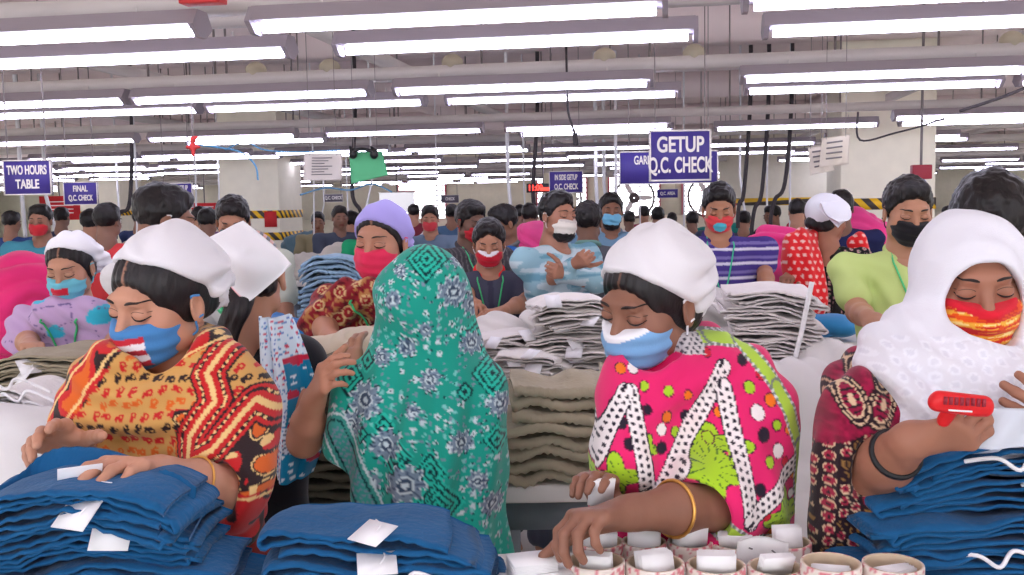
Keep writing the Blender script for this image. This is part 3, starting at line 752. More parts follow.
    def mask(s, col, border=None, h=.003, pat=None, straps='ear', top=-.014, bot=-.094, strapcol=None, low=0, back=-.018, wid=1.0):
        T, R = s.T, s.HR; e = lambda c, r, k=.02, m='+': ell(T(c), tuple(x * s.hs for x in r), R, k, m); z0 = low
        o = [e((0, -.040, -.042 + z0), (.066 * wid, .066, .064)), e((0, -.066, -.078 + z0), (.036, .028, .024), .03), cap(T((0, -.096, -.012 + z0)), T((0, -.098, -.035 + z0)), .012 * s.hs, .016 * s.hs, .03),
             cut(T((0, -.10, top - .003 + z0)), R @ np.array([0, -.26, 1])), cut(T((0, -.06, bot + z0)), R @ np.array([0, .35, -1])), cut(T((0, back, -.05)), R @ np.array([0, 1, 0]))]
        V, F = build(o, h, lambda v: .0014 * np.sin(((v - s.C) @ R)[:, 2] * 240 + ((v - s.C) @ R)[:, 0] * 30))
        lp = (V - s.C) @ R / s.hs; c = np.tile(np.array(col, float), (len(V), 1))
        ztop = top - .003 + z0 + .26 * (lp[:, 1] + .10); zbot = bot + z0 + .35 * (lp[:, 1] + .06)
        edge = np.minimum(np.minimum(ztop - lp[:, 2], lp[:, 2] - zbot), (back - lp[:, 1]) * 1.0)
        if pat is not None: c = pat(lp, c, edge)
        if border is not None: c[edge < .0085] = border
        ob = mk('face_mask', V, F, c, CLOTH, s.root)
        sc = strapcol if strapcol is not None else (border if border is not None else col)
        if straps:
            for sx in (-1, 1):
                parts = []
                for z, ez, ey in ((top + z0 + .012, .016, -.004), (bot + z0 + .032, -.030, -.004)):
                    pts = [T((sx * .060, back - .006, z)), T((sx * .072, back + .008, z * .7 + ez * .3)), T((sx * .0795, ey + .002, ez)), T((sx * .082, .014, ez * .8))]
                    parts.append(tube(spline(pts, 5), .0022 * s.hs, 6))
                mk('ear_loop', *bjoin(parts), sc, CLOTH, ob, root=s.root)
        return ob
    # ---- clothing
    def shirt(s, pat, h=.007, sleeve=.6, o=.011, hem=.47, k=.035, collar=None, name='shirt', cuff=None, long=(), vneck=.03, disp=.004):
        H = s.H; ops = s.torso(o, k)
        for a, q in s.arms.items():
            if a in long:
                ops += [cap(q['S'], q['E'], .046 + o * .6, .040 + o * .4, .03), cap(q['E'], q['E'] + (q['W'] - q['E']) * .97, .040 + o * .4, .030, .03)]
            else:
                e = q['S'] + (q['E'] - q['S']) * sleeve; ops.append(cap(q['S'], e, .038 + o * .6, .046 + o, .03))
        ops.append(cut(s.L((0, 0, hem * H)), (0, 0, -1)))
        for a, q in s.arms.items():
            if a not in long:
                pass
        ops.append(cap(s.L(s.up((0, -.022, .278))), s.T((0, -.01, -.06)), .036 * s.hs + .010, .065, .01, '-'))
        dsp = lambda v: disp * np.sin(v[:, 2] * 45 + 9 * vnoise(v * 5, 7) + v[:, 0] * 25) * .6 + disp * vnoise(v * 14, 2)
        V, F = build(ops, h, dsp)
        lp = (V - s.o) @ s.R
        c = pat(lp, V) if callable(pat) else np.tile(np.array(pat, float), (len(V), 1))
        if cuff is not None:
            for a, q in s.arms.items():
                if a in long: continue
                ax = q['E'] - q['S']; t = (V - q['S']) @ ax / (ax @ ax); dd = np.linalg.norm(V - q['S'] - t[:, None] * ax, axis=1)
                c[(t > sleeve + .06) & (t < sleeve + .5) & (dd < .085) & (np.abs(lp[:, 0]) > s.sw * .93)] = cuff
        ob = mk(name, V, F, c, SHIRT, s.root); s.shirtbv = BVHTree.FromPolygons([tuple(v) for v in V], [tuple(f) for f in F])
        if collar is not None:
            U = lambda p: s.L(s.up(p)); cols = []
            for sx in (-1, 1):
                nb = lambda x, y, z: s.J['neck'] + s.R @ np.array([x * sx, y, z])
                pts = spline([nb(0, .052, .022), nb(.040, .040, .020), nb(.058, .004, .006), nb(.044, -.040, -.018), nb(.014, -.068, -.052)], 6)
                cols.append([cap(pts[i], pts[i + 1], .0115, .0115, .006) for i in range(len(pts) - 1)] + [cap(nb(.046, -.040, -.020), nb(.048, -.066, -.055), .012, .006, .012)])
            V, F = build(cols[0] + cols[1], .004); mk('collar', V, F, collar, SHIRT, ob, root=s.root)
        return ob
    def front(s, x, z, off=.006, bv=None):
        """point on the front of the clothing at local x and height z (fractions of H)"""
        o = Vector(s.L((x, -.6, z))); h = (bv or s.shirtbv).ray_cast(o, Vector(s.R @ np.array([0, 1.0, 0])), 1.2)
        p = np.array(h[0]) if h[0] is not None else s.L((x, -.12, z)); return p - s.R @ np.array([0, 1, 0]) * off
    def lanyard(s, col=(70, 190, 120), card=True, drop=.62, bv=None, w=.0035, cx=0):
        H = s.H; zn = s.J['neck'][2]; zc = drop * H
        for sx in (-1, 1):
            pts = [s.T((sx * .045, .03, -.105)) if False else s.J['neck'] + s.R @ np.array([sx * .05, -.01, .012])]
            for t in np.linspace(.05, 1, 14): pts.append(s.front(cx + sx * (.055 * (1 - t) + .004), zn - .02 + (zc - zn + .02) * t, .006, bv))
            mk('lanyard_strap', *tube(spline(pts, 3), w, 6), col, CLOTH, s.root)
        if card:
            c = s.front(cx, zc - .045, .006, bv)
            b = bevel(mk('id_card', *boxvf(c, (.055, .004, .085), s.R), (228, 230, 226), PLAIN, s.root, smooth=False), .003)
            mk('card_print', *boxvf(c - s.R @ np.array([0, .004, -.008]), (.036, .002, .04), s.R), (170, 190, 170), PLAIN, b, smooth=False, root=s.root)

def XZ(V, d0):
    """flat cloth coordinates along the room's viewing side: metres right and up, given as thousandths at distance d0"""
    q = V - EYE; return 512 + (q @ RT) / d0 * 1000, 287.5 - (q @ UP) / d0 * 1000
def seg_d(U, V, a, b):
    a = np.array(a, float); b = np.array(b, float); ba = b - a; t = np.clip(((U - a[0]) * ba[0] + (V - a[1]) * ba[1]) / (ba @ ba), 0, 1)
    return np.hypot(U - a[0] - ba[0] * t, V - a[1] - ba[1] * t), t * math.hypot(*ba)

# ================================================================ the main figures
def blobs(U, V, c, pts, r, col, ring=None, ecc=1.0):
    for x, y in pts:
        d = np.hypot((U - x), (V - y) * ecc); 
        if ring is not None: c[d < r + 1.2] = ring
        c[d < r] = col
    return c

# ---- worker in the pink shawl (right of centre)
B = Person('woman in hot pink flowered shawl and white headscarf, sorting paper tickets', 650, 302, 1.68, yaw=-42, lean=12, hy=-6, hp=17, hr=5, hs=.95, skin=(140, 97, 78), shift=(.045, .0), sw=.085)
B.arm('l', P(628, 513, 1.42), elbow=P(712, 505, 1.53), hand=dict(fwd=P(585, 520, 1.37) - P(628, 513, 1.42), pn=np.array([.1, -.2, -1.0]), curl=(58, 62, 66, 70), th=20, s=.98), fr=(.036, .024))
B.arm('r', P(606, 505, 1.56), elbow=P(622, 500, 1.68), hand=dict(fwd=P(594, 476, 1.50) - P(606, 505, 1.56), pn=P(560, 500, 1.3) - P(600, 490, 1.45), curl=(40, 45, 55, 60), th=15, s=.9), fr=(.034, .022))
B.body(.0024, .0024)
B.lower('skirt', (120, 30, 70))
B.hair('bun', .0035, full=1.035, line=(0, -.082, .062), nn=(0, -.86, -.5))
B.scarf_cap((222, 220, 223), front=(0, -.064, .082), back=(0, .085, -.060), tail=((0, .085, .045), (.01, .170, .0), .034, .004), full=1.05, h=.004, amp=.0048)
B.mask((120, 168, 212), (232, 232, 236), .0025, back=-.008)
def patB(V):
    U, W = XZ(V, 1.62); c = np.tile(np.array([226, 40, 108.]), (len(V), 1)) * (1 + .05 * vnoise(V * 6, 1)[:, None])
    BK, WH, GN, OR, RD = (38, 30, 45), (238, 230, 228), (165, 205, 45), (238, 120, 30), (200, 25, 50)
    for x, y, r in ((610, 466, 23), (697, 454, 34), (773, 505, 26), (722, 560, 22), (640, 440, 12), (722, 436, 18)):   # green flowers
        a = np.arctan2(W - y, U - x); d = np.hypot(U - x, W - y); rr = r * (.78 + .28 * np.cos(a * 4 + x))
        c[d < rr + 1.3] = BK; c[d < rr] = GN
        v = (d < rr * .85) & (d > r * .2) & (np.abs(np.sin(a * 7 + d * .06)) < .22); c[v] = (70, 110, 40)
    dots = [((720, 367), 4, BK), ((758, 373), 5, RD), ((744, 385), 5, GN), ((764, 397), 5.5, OR), ((749, 408), 6.5, WH), ((752, 428), 6, BK), ((767, 420), 4.5, GN), ((767, 444), 6, WH), ((781, 425), 4.5, OR), ((755, 452), 4.5, GN),
            ((619, 367), 4.5, OR), ((631, 366), 5, WH), ((616, 416), 5, BK), ((622, 434), 4.5, BK), ((671, 428), 4.5, GN), ((656, 424), 5, WH), ((655, 441), 5, BK), ((657, 475), 4, GN), ((682, 413), 5, BK), ((662, 413), 5, OR), ((700, 431), 4.5, GN), ((640, 383), 4, GN), ((683, 392), 4, OR), ((664, 388), 4.5, GN), ((742, 360), 4.5, BK), ((706, 352), 4, RD),
            ((698, 405), 4, RD), ((742, 475), 5, BK), ((790, 470), 5, OR), ((748, 500), 4, RD), ((758, 520), 5, OR), ((780, 470), 4, BK), ((610, 400), 4, GN), ((600, 440), 4, RD), ((596, 425), 4, OR), ((642, 405), 4, BK), ((775, 455), 4, RD), ((660, 495), 4, OR), ((640, 505), 4.5, WH), ((690, 500), 5, BK), ((712, 408), 4, OR), ((787, 490), 4, WH)]
    for (x, y), r, k in dots:
        d = np.hypot(U - x, (W - y) * .92); c[d < r + .9] = (90, 20, 50); c[d < r] = k
    for a, b in (((720, 366), (648, 487)), ((719, 384), (731, 503)), ((731, 501), (790, 458)), ((626, 388), (641, 485)), ((622, 388), (588, 452)), ((641, 485), (628, 520))):   # dotted bands
        d, t = seg_d(U, W, a, b); c[d < 8.6] = BK; c[d < 7.4] = WH
        ux, uy = (np.array(b) - np.array(a)) / np.hypot(*(np.array(b) - np.array(a))); s_ = (U - a[0]) * -uy + (W - a[1]) * ux
        for o, ph in ((-3.2, 0), (3.2, 3.6)): c[(d < 7.2) & (np.hypot(s_ - o, (t + ph) % 7.2 - 3.6) < 1.9)] = BK
    brd = [((686, 340), (716, 337)), ((716, 337), (745, 340)), ((745, 340), (774, 385)), ((774, 385), (795, 443)), ((795, 443), (806, 545)), ((668, 484), (728, 526)), ((728, 526), (770, 535))]
    for i, (a, b) in enumerate(brd):
        d, t = seg_d(U, W, a, b); r = 8 if i > 4 else 6
        c[d < r + 2.5] = np.where((np.sin(t[d < r + 2.5] * 1.1) > .2)[:, None], (215, 215, 215), (120, 130, 120)); c[d < r - .5] = (176, 212, 70)
    nk = (W < 352 + (U - 660) * .05) & (U > 636) & (U < 705); c[nk] = (205, 200, 200); c[nk & (np.sin(U * .9) * np.sin(W * .8) > .3)] = (60, 60, 70)
    return c
fB = lambda v: (lambda U, W: .0045 * np.sin((W * .6 + U * .55) * .17 + 3.2 * vnoise(v * 7, 2)) * np.clip((470 - W) / 100, .25, 1) + .004 * np.sin((U - W * .25) * .16 + 2 * vnoise(v * 5, 3)) * np.clip((W - 380) / 100, .1, 1))(*XZ(v, 1.62))
ops = [ell(P(668, 372, 1.66), (.085, .085, .045), None, .06), cap(P(636, 386, 1.66), P(732, 382, 1.70), .054, .062, .07), ell(P(690, 455, 1.72), (.138, .11, .17), None, .08),
       cap(P(730, 390, 1.68), P(742, 500, 1.58), .058, .064, .07), cap(P(634, 396, 1.62), P(626, 462, 1.55), .044, .044, .06), cap(P(756, 440, 1.66), P(768, 545, 1.62), .038, .045, .06),
       cap(P(735, 500, 1.56), P(700, 500, 1.52), .064, .052, .03), cap(P(640, 470, 1.64), P(660, 540, 1.68), .08, .10, .06), cap(P(672, 376, 1.62), P(700, 360, 1.70), .036, .046, .03), cap(P(700, 350, 1.76), P(672, 352, 1.80), .05, .05, .03), *B.sleeve('l', .054, .060), *B.sleeve('r', .046, .046),
       ell(P(700, 560, 1.70), (.16, .11, .08), None, .06),
       cap(P(655, 350, 1.62), P(652, 300, 1.62), .046, .080, .012, '-'), cap(P(646, 362, 1.55), P(640, 325, 1.54), .040, .06, .02, '-'), cap(P(700, 512, 1.50), P(640, 514, 1.42), .045, .045, .02, '-'), cut(P(700, 562, 1.6), (0, 0, -1))]
ops = B.torso(.006, .05) + ops
V, F = build(ops, .003, fB); mk('shawl', V, F, patB(V), CLOTH, B.root)
GOLD = mat('gold', (225, 170, 90), .3, metal=.8)
def bangle(p, axis, r, parent, root, m=GOLD, name='bangle', th=.0028):
    axis = nrm(axis); u = nrm(np.cross(axis, [0, 0.2, 1])); v = np.cross(axis, u)
    mk(name, *tube([p + r * (math.cos(a) * u + math.sin(a) * v) for a in np.linspace(0, 2 * math.pi, 25)[:-1]], th, 6, True), None, m, parent, root=root)
q = B.arms['l']; bangle(q['E'] + (q['W'] - q['E']) * .48, q['W'] - q['E'], .0415, B.root, B.root)

# ---- worker in the yellow and red paisley shawl (front left)
A = Person('woman in yellow and red paisley shawl with striped blue mask, handling blue trousers', 162, 300, 1.70, yaw=-22, lean=10, hy=-8, hp=15, hr=4, hs=.94, skin=(192, 140, 114), sw=.086)
A.arm('l', P(160, 474, 1.44), elbow=P(226, 494, 1.55), hand=dict(fwd=P(118, 466, 1.36) - P(160, 474, 1.44), pn=np.array([.1, .35, -1.0]), curl=(30, 34, 38, 44), th=8, s=1.0), fr=(.037, .026))
A.arm('r', P(76, 448, 1.56), elbow=P(92, 475, 1.72), hand=dict(fwd=P(46, 436, 1.48) - P(76, 448, 1.56), pn=np.array([.5, -.3, -.8]), curl=(20, 30, 42, 50), th=10, s=1.0), fr=(.034, .024))
A.body(.0024, .0024)
A.lower('skirt', (120, 40, 35))
A.hair('plain', .0035, low=-.045, full=1.035, line=(0, -.082, .064), nn=(0, -.86, -.5))
A.scarf_cap((222, 220, 224), front=(0, -.052, .094), back=(0, .088, -.022), tail=((0, .085, .03), (.0, .175, -.035), .036, .004), h=.004, amp=.0048, full=1.05)
def mA(lp, c, e):
    z = lp[:, 2]; m = (np.abs(lp[:, 0]) < .042); k = ((z + .028 + .25 * 0) / .0125).astype(int) * 0 + np.floor((-.030 - z) / .0115).astype(int)
    c[m & (k % 2 == 0) & (k >= 0) & (k < 5)] = (205, 50, 65); c[m & (k % 2 == 1) & (k >= 0) & (k < 5)] = (238, 232, 235); return c
A.mask((72, 132, 190), (72, 132, 190), .0025, mA, back=-.006)
def patA(V):
    U, W = XZ(V, 1.64); Uo, Wo = U, W
    U = U + 2 * vnoise(V * 9, 3); W = W + 2 * vnoise(V * 9, 8)
    TAN, RED, BLK_, CR, OR = np.array([204, 156, 88.]), np.array([196, 38, 40.]), np.array([45, 30, 32.]), np.array([232, 196, 130.]), np.array([214, 100, 38.])
    c = np.tile(TAN, (len(V), 1))
    rr = random.Random(5); gx = 15
    for i in range(0, 26):
        for j in range(0, 26):
            x = 40 + i * 13 + (j % 2) * 6.5 + rr.uniform(-2, 2); y = 330 + j * 11.5 + rr.uniform(-2, 2); a = rr.uniform(-.6, 1.4)
            du, dw = (U - x) * math.cos(a) + (W - y) * math.sin(a), -(U - x) * math.sin(a) + (W - y) * math.cos(a)
            m = (np.abs(du) < 7) & (np.abs(dw) < 7)
            if not m.any(): continue
            dr = (np.hypot(du, dw) < 3.4) | ((np.hypot(du + 2.6, dw - 2.9) < 2.1)) | (np.hypot(du + 1.4, dw - 5.0) < 1.4)
            c[m & dr] = [BLK_, RED, OR, RED][(j % 4)]
            c[m & (np.hypot(du - .6, dw + .6) < 1.1)] = TAN
    zz = [(268, 318), (228, 340), (214, 372), (226, 398), (206, 430), (208, 452), (232, 440), (246, 420), (258, 398), (276, 412), (292, 400)]
    dm = np.full(len(V), 1e9); tm = np.zeros(len(V)); acc = 0
    for a, b in zip(zz[:-1], zz[1:]):
        d, t = seg_d(U, W, a, b); m = d < dm; dm[m] = d[m]; tm[m] = t[m] + acc; acc += math.hypot(b[0] - a[0], b[1] - a[1])
    low = (W > 405) & (U > 190) & (dm > 9) | ((U > 214) & (W > 392 + np.abs(U - 250) * .5)) 
    c[low] = BLK_
    lowi = np.where(low)[0]
    if len(lowi):
        u, w_ = U[lowi], W[lowi]; n = vnoise(np.stack([u * .075, w_ * .075, u * 0], 1), 11); n2 = vnoise(np.stack([u * .11, w_ * .11, u * 0 + 5], 1), 12)
        c[lowi[n > .28]] = OR; c[lowi[n < -.34]] = RED; c[lowi[(n > .12) & (n < .19)]] = CR; c[lowi[n2 > .62]] = CR
    c[dm < 13] = RED; k = (dm < 9.6) & (dm > 7.6) & (np.sin(tm * 1.1) > -.2); c[dm < 10] = BLK_; c[k] = CR; c[dm < 7] = RED; c[dm < 2.4] = CR
    zo = (dm < 15) & (dm >= 13); c[zo] = BLK_
    # red and orange outer folds
    el, te = seg_d(U, W, (150, 335), (70, 412)); el2, t2 = seg_d(U, W, (70, 412), (66, 470)); e3, t3 = seg_d(U, W, (118, 345), (60, 425))
    ee = np.minimum(el2, e3); n = vnoise(np.stack([U * .09, W * .05, U * 0], 1), 21)
    m = ee < 17; c[m] = RED; c[m & (n > .2)] = OR; c[m & (n < -.35)] = BLK_; c[m & (np.abs(ee - 11) < 1.5)] = CR
    d4, t4 = seg_d(U, W, (170, 360), (228, 322)); m = d4 < 9; c[m] = BLK_; c[m & (n > .0)] = RED; c[m & (n < -.4)] = CR; c[m & (np.abs(d4 - 7) < 1.2)] = CR
    bt = W > 470 + (U - 190) * .1; c[bt & (U > 190)] = RED; c[bt & (U > 190) & (n > .25)] = BLK_; c[bt & (np.abs(W - 474 - (U - 190) * .1) < 1.5) & (U > 190)] = CR
    d6, t6 = seg_d(U, W, (84, 440), (88, 474)); m = d6 < 14; c[m] = BLK_; c[m & (n > .1)] = RED
    return c
fA = lambda v: (lambda U, W: .0055 * np.sin((np.hypot(U - 150, (W - 300) * 1.0)) * .21 + 2.2 * vnoise(v * 6, 2)) * np.exp(-((U - 140) / 75) ** 2) + .005 * np.sin((U + W * .3) * .13 + 2 * vnoise(v * 5, 3)) * np.clip((W - 400) / 80, 0, 1))(*XZ(v, 1.64))
ops = [cap(P(120, 384, 1.66), P(206, 372, 1.70), .050, .058, .07), ell(P(155, 450, 1.72), (.138, .11, .15), None, .08), ell(P(150, 412, 1.62), (.08, .06, .05), None, .06),
       cap(P(210, 380, 1.68), P(224, 470, 1.60), .056, .058, .07), cap(P(112, 385, 1.66), P(88, 452, 1.66), .055, .055, .06), cap(P(228, 440, 1.64), P(236, 522, 1.64), .044, .048, .06),
       cap(P(190, 362, 1.70), P(205, 350, 1.76), .050, .05, .04), *A.sleeve('l', .052, .054), *A.sleeve('r', .048, .046), ell(P(165, 540, 1.72), (.15, .11, .09), None, .06), cap(P(236, 482, 1.58), P(220, 486, 1.54), .058, .050, .03),
       cap(P(118, 360, 1.62), P(78, 420, 1.64), .03, .035, .05),
       cap(P(160, 360, 1.66), P(155, 310, 1.64), .052, .08, .012, '-'), cap(P(164, 392, 1.54), P(160, 345, 1.52), .044, .062, .02, '-'), cap(P(212, 492, 1.52), P(160, 474, 1.44), .045, .042, .02, '-'), cut(P(160, 555, 1.6), (0, 0, -1))]
ops = A.torso(.006, .05) + ops
V, F = build(ops, .003, fA); mk('shawl', V, F, patA(V), CLOTH, A.root)
q = A.arms['l']; bangle(q['E'] + (q['W'] - q['E']) * .52, q['W'] - q['E'], .0415, A.root, A.root, th=.002)

# ---- worker in the white hijab (right)
C = Person('woman in white hijab and orange-red mask holding a red tagging gun', 971, 279, 1.60, yaw=-4, lean=8, hy=-4, hp=14, hr=-3, hs=.93, skin=(158, 108, 86))
C.arm('r', P(912, 440, 1.36), elbow=P(868, 478, 1.50), hand=dict(fwd=P(975, 428, 1.31) - P(912, 440, 1.36), pn=np.array([-.05, .85, .45]), curl=(70, 74, 78, 84), th=30, s=.86, side=-1), fr=(.038, .026), upr=.042)
C.arm('l', P(1100, 418, 1.36), elbow=P(1130, 480, 1.52), hand=dict(fwd=P(1052, 400, 1.33) - P(1100, 416, 1.36), pn=np.array([.2, .9, .1]), curl=(28, 34, 40, 46), th=20, s=.95, side=1), fr=(.036, .025))
C.body(.0024, .0024)
C.lower('skirt', (90, 20, 40))
C.hair('plain', .004, part=False, full=.96)
def mC(lp, c, e):
    n = vnoise(np.stack([lp[:, 0] * 28, lp[:, 2] * 420, lp[:, 0] * 0], 1), 3); m = e > .008
    c[m] = (226, 84, 28); c[m & (n > .15)] = (238, 176, 60); c[m & (n < -.3)] = (205, 40, 40); c[m & (n > .6)] = (250, 225, 150); return c
C.mask((214, 34, 52), (214, 34, 52), .0025, mC, straps=None, back=-.006, wid=1.06)
def patC(V):
    U, W = XZ(V, 1.52); c = np.tile(np.array([142, 22, 60.]), (len(V), 1)); BK, CR = (38, 22, 30), (214, 184, 150)
    n = vnoise(np.stack([U * .35, W * .35, U * 0], 1), 2); c = c * (1 + .18 * n[:, None])
    for x, y, a in ((868, 400, .5), (884, 372, .9), (842, 396, -.2)):
        du, dw = (U - x) * math.cos(a) + (W - y) * math.sin(a), -(U - x) * math.sin(a) + (W - y) * math.cos(a); d = np.hypot(du * 1.9, dw)
        c[d < 27] = BK; c[d < 24] = CR; c[d < 22] = BK; c[d < 18] = CR; c[d < 15.5] = (142, 22, 60); c[(d < 14) & (np.sin(dw * 1.2) > .3)] = BK; c[d < 6] = CR
    low = W > 428 + (U - 850) * -.35; c[low] = BK
    gx = (U / 11.0); gy = (W / 12.0 + .5 * (np.floor(gx) % 2)); fx, fy = gx - np.floor(gx) - .5, gy - np.floor(gy) - .5; d = np.hypot(fx, fy)
    r = _h(np.floor(gx).astype(int), np.floor(gy).astype(int), 0 * U.astype(int), 3)
    m = low & (r > .35); c[m & (d < .40)] = CR; c[m & (d < .33)] = (160, 40, 66); c[m & (d < .12)] = BK
    m2 = low & (r <= .35); c[m2 & (np.abs(d - .3) < .06)] = (150, 110, 60)
    return c
ops = C.torso(.018, .06) + [cap(C.J['sr'], P(866, 458, 1.50), .058, .066, .05), cap(P(862, 400, 1.52), P(846, 520, 1.52), .045, .055, .06), cap(P(876, 430, 1.52), P(862, 530, 1.55), .06, .07, .05), cap(C.J['sl'], P(1085, 450, 1.52), .060, .068, .05),
     ell(P(950, 500, 1.62), (.16, .12, .16), None, .06), cap(P(880, 474, 1.44), P(915, 445, 1.36), .043, .043, .02, '-'), cut(P(900, 562, 1.6), (0, 0, -1))]
V, F = build(ops, .0033, lambda v: .005 * np.sin(XZ(v, 1.52)[0] * .2 + 2 * vnoise(v * 6, 1))); mk('dress', V, F, patC(V), CLOTH, C.root)
T = C.T; hR = C.HR
ops = [ell(T((0, .015, .018)), (.090, .108, .088), hR, .02), ell(T((0, .0, -.070)), (.084, .090, .07), hR, .05), cap(P(925, 356, 1.60), P(1005, 356, 1.62), .072, .072, .07),
       ell(P(950, 395, 1.52), (.105, .085, .085), None, .07), cap(P(895, 352, 1.58), P(880, 372, 1.55), .052, .040, .06), cap(P(905, 390, 1.50), P(918, 425, 1.46), .050, .024, .05), cap(P(985, 400, 1.50), P(1020, 425, 1.52), .075, .06, .06), cap(P(1015, 350, 1.62), P(1060, 372, 1.62), .075, .07, .06),
       cap(P(930, 418, 1.47), P(975, 432, 1.46), .035, .04, .05),
       ell(T((0, -.085, -.020)), (.056, .075, .071), hR, .012, '-'), ell(T((0, -.03, -.026)), (.057, .080, .070), hR, .01, '-')]
def fC(v):
    U, W = XZ(v, 1.55); a = np.hypot((U - 968), (W - 300) * .8)
    return .0055 * np.sin(a * .19 + 3 * vnoise(v * 6, 2)) * np.clip((a - 38) / 40, .1, 1) + .008 * np.sin((W * .8 + np.abs(U - 955) * .5) * .17 + 3 * vnoise(v * 5, 5)) * np.clip((W - 335) / 40, 0, 1) + .002 * vnoise(v * 40, 5)
V, F = build(ops, .0035, fC); U, W = XZ(V, 1.55); cc = np.tile(np.array([226, 226, 233.]), (len(V), 1)); gx, gy = U / 15, W / 14 + .5 * (np.floor(U / 15) % 2); dd = np.hypot(gx - np.floor(gx) - .5, gy - np.floor(gy) - .5)
cc[(dd < .36) & (W > 335)] = (234, 235, 242); cc[(dd < .20) & (W > 335)] = (220, 221, 230)
mk('hijab', V, F, cc, CLOTH, C.root)
q = C.arms['r']; bangle(q['E'] + (q['W'] - q['E']) * .66, q['W'] - q['E'], .034, C.root, C.root, BLK, 'wristband', .005)

# ---- worker under the teal shawl, seen from behind
Dp = Person('woman seen from behind, wrapped from head to hips in a teal floral shawl', 418, 306, 2.0, yaw=165, lean=6, hy=20, hp=10, sw=.085, skin=(176, 128, 104), hs=.92)
Dp.arm('l', P(352, 392, 1.98), elbow=P(372, 452, 2.02), hand=dict(fwd=np.array([-.25, .5, .8]), pn=np.array([.3, .8, -.3]), curl=(30, 35, 40, 45), s=.95))
Dp.arm('r', P(480, 440, 2.2), elbow=P(478, 452, 2.02))
Dp.body(.006, .004, arms='l')
Dp.lower('skirt', (40, 110, 105))
def patD(V):
    U, W = XZ(V, 1.88); ln = RL; dep = (V - EYE) @ FL
    c = np.tile(np.array([30, 158, 138.]), (len(V), 1)) * (1 + .06 * vnoise(V * 5, 1)[:, None]); DK, GR_, LT = (12, 52, 58), (118, 138, 156), (196, 214, 218)
    n = vnoise(np.stack([U * .035, W * .035, U * 0], 1), 9)
    # fine blossom scatter
    for sz, sd, colr in ((9.0, 1, (120, 196, 190)), (7.0, 2, GR_), (12.0, 5, LT)):
        gx, gy = U / sz, W / sz + .5 * (np.floor(U / sz) % 2); ix, iy = np.floor(gx).astype(int), np.floor(gy).astype(int); r = _h(ix, iy, ix * 0, sd); r2 = _h(ix, iy, ix * 0, sd + 9)
        d = np.hypot(gx - ix - .5 - .3 * (r2 - .5), gy - iy - .5 - .3 * (r - .5)); a = np.arctan2(gy - iy - .5, gx - ix - .5)
        m = (r > .55) & (d < .22 + .08 * np.cos(a * 5)); c[m] = colr; c[m & (d < .07)] = DK
    # chevron diamonds
    for x, y, s_ in ((425, 258, 22), (480, 335, 20), (492, 375, 22), (452, 285, 12), (363, 362, 12), (432, 468, 18), (345, 380, 16), (440, 500, 26), (385, 425, 12), (497, 440, 14), (398, 452, 18), (412, 530, 18), (362, 432, 9), (465, 392, 9)):
        d = np.abs(U - x) + np.abs(W - y) * .85; m = d < s_; c[m] = np.where((np.mod(d[m], 6.5) < 2.8)[:, None], DK, (40, 190, 165))
    # big grey medallions
    for x, y, s_ in ((452, 292, 17), (470, 305, 12), (365, 400, 19), (388, 442, 17), (350, 425, 14), (408, 480, 22), (440, 520, 15), (470, 345, 13), (500, 405, 14), (392, 300, 10), (405, 348, 11), (430, 380, 12), (462, 440, 13), (425, 330, 8), (380, 358, 10), (478, 480, 12), (492, 505, 13), (455, 258, 9), (415, 410, 9), (372, 480, 12), (447, 235, 8), (350, 460, 10), (398, 270, 8)):
        a = np.arctan2(W - y, U - x); d = np.hypot(U - x, W - y); rr = s_ * (.84 + .16 * np.cos(a * 9 + x))
        c[d < rr] = LT; m = d < rr * .92; c[m] = GR_; c[m & (np.abs(np.sin(a * 9 + x)) < .32) & (d > s_ * .3)] = (70, 88, 112)
        c[d < s_ * .42] = LT; c[d < s_ * .34] = (60, 78, 100); c[d < s_ * .16] = LT
        c[(d > rr * 1.02) & (d < rr * 1.12) & (np.sin(a * 12) > .3)] = DK
    # lower left border
    b, t = seg_d(U, W, (333, 430), (388, 545)); m = b < 17; c[m] = (60, 150, 140); c[m & (np.abs(b - 15) < 1.2)] = LT; c[m & (np.abs(b - 9) < 1)] = DK; c[m & (b < 8) & (np.sin(t * .9) * np.sin(b * .8) > .2)] = GR_
    return c
def fD(v):
    U, W = XZ(v, 1.88); g = np.clip((W - 300) / 150, 0, 1)
    return (.011 * np.sin((U + (W - 260) * .12) * .15 + 1.4 * vnoise(v * 4, 2)) * g + .005 * np.sin((U * .4 - W * .5) * .16 + 2 * vnoise(v * 5, 7)) * (1 - g * .6))
q = lambda x, y, d, r: P(x, y, d)
ops = [ell(Dp.T((0, .015, .022)), (.082, .102, .094), None, .05), cap(P(414, 335, 2.0), P(426, 340, 2.0), .068, .078, .07), cap(P(396, 386, 2.0), P(454, 388, 2.02), .062, .064, .08),
       ell(P(424, 446, 1.98), (.132, .12, .15), None, .1), cap(P(386, 390, 1.98), P(368, 432, 1.98), .046, .056, .07), cap(P(456, 388, 2.02), P(474, 460, 2.02), .050, .050, .07),
       cap(P(372, 425, 1.98), P(396, 520, 2.0), .060, .080, .08), cap(P(462, 440, 2.0), P(466, 560, 2.0), .068, .085, .08), cap(P(425, 450, 1.97), P(430, 570, 1.97), .11, .12, .08),
       cap(P(436, 280, 2.0), P(456, 330, 2.03), .040, .045, .06), cut(P(340, 452, 2.0), -RL * .75 - UZ * .62), cut(P(400, 600, 2.0), (0, 0, -1))]
ops = Dp.torso(.018, .06) + ops
V, F = build(ops, .0042, fD); mk('shawl', V, F, patD(V), CLOTH, Dp.root)

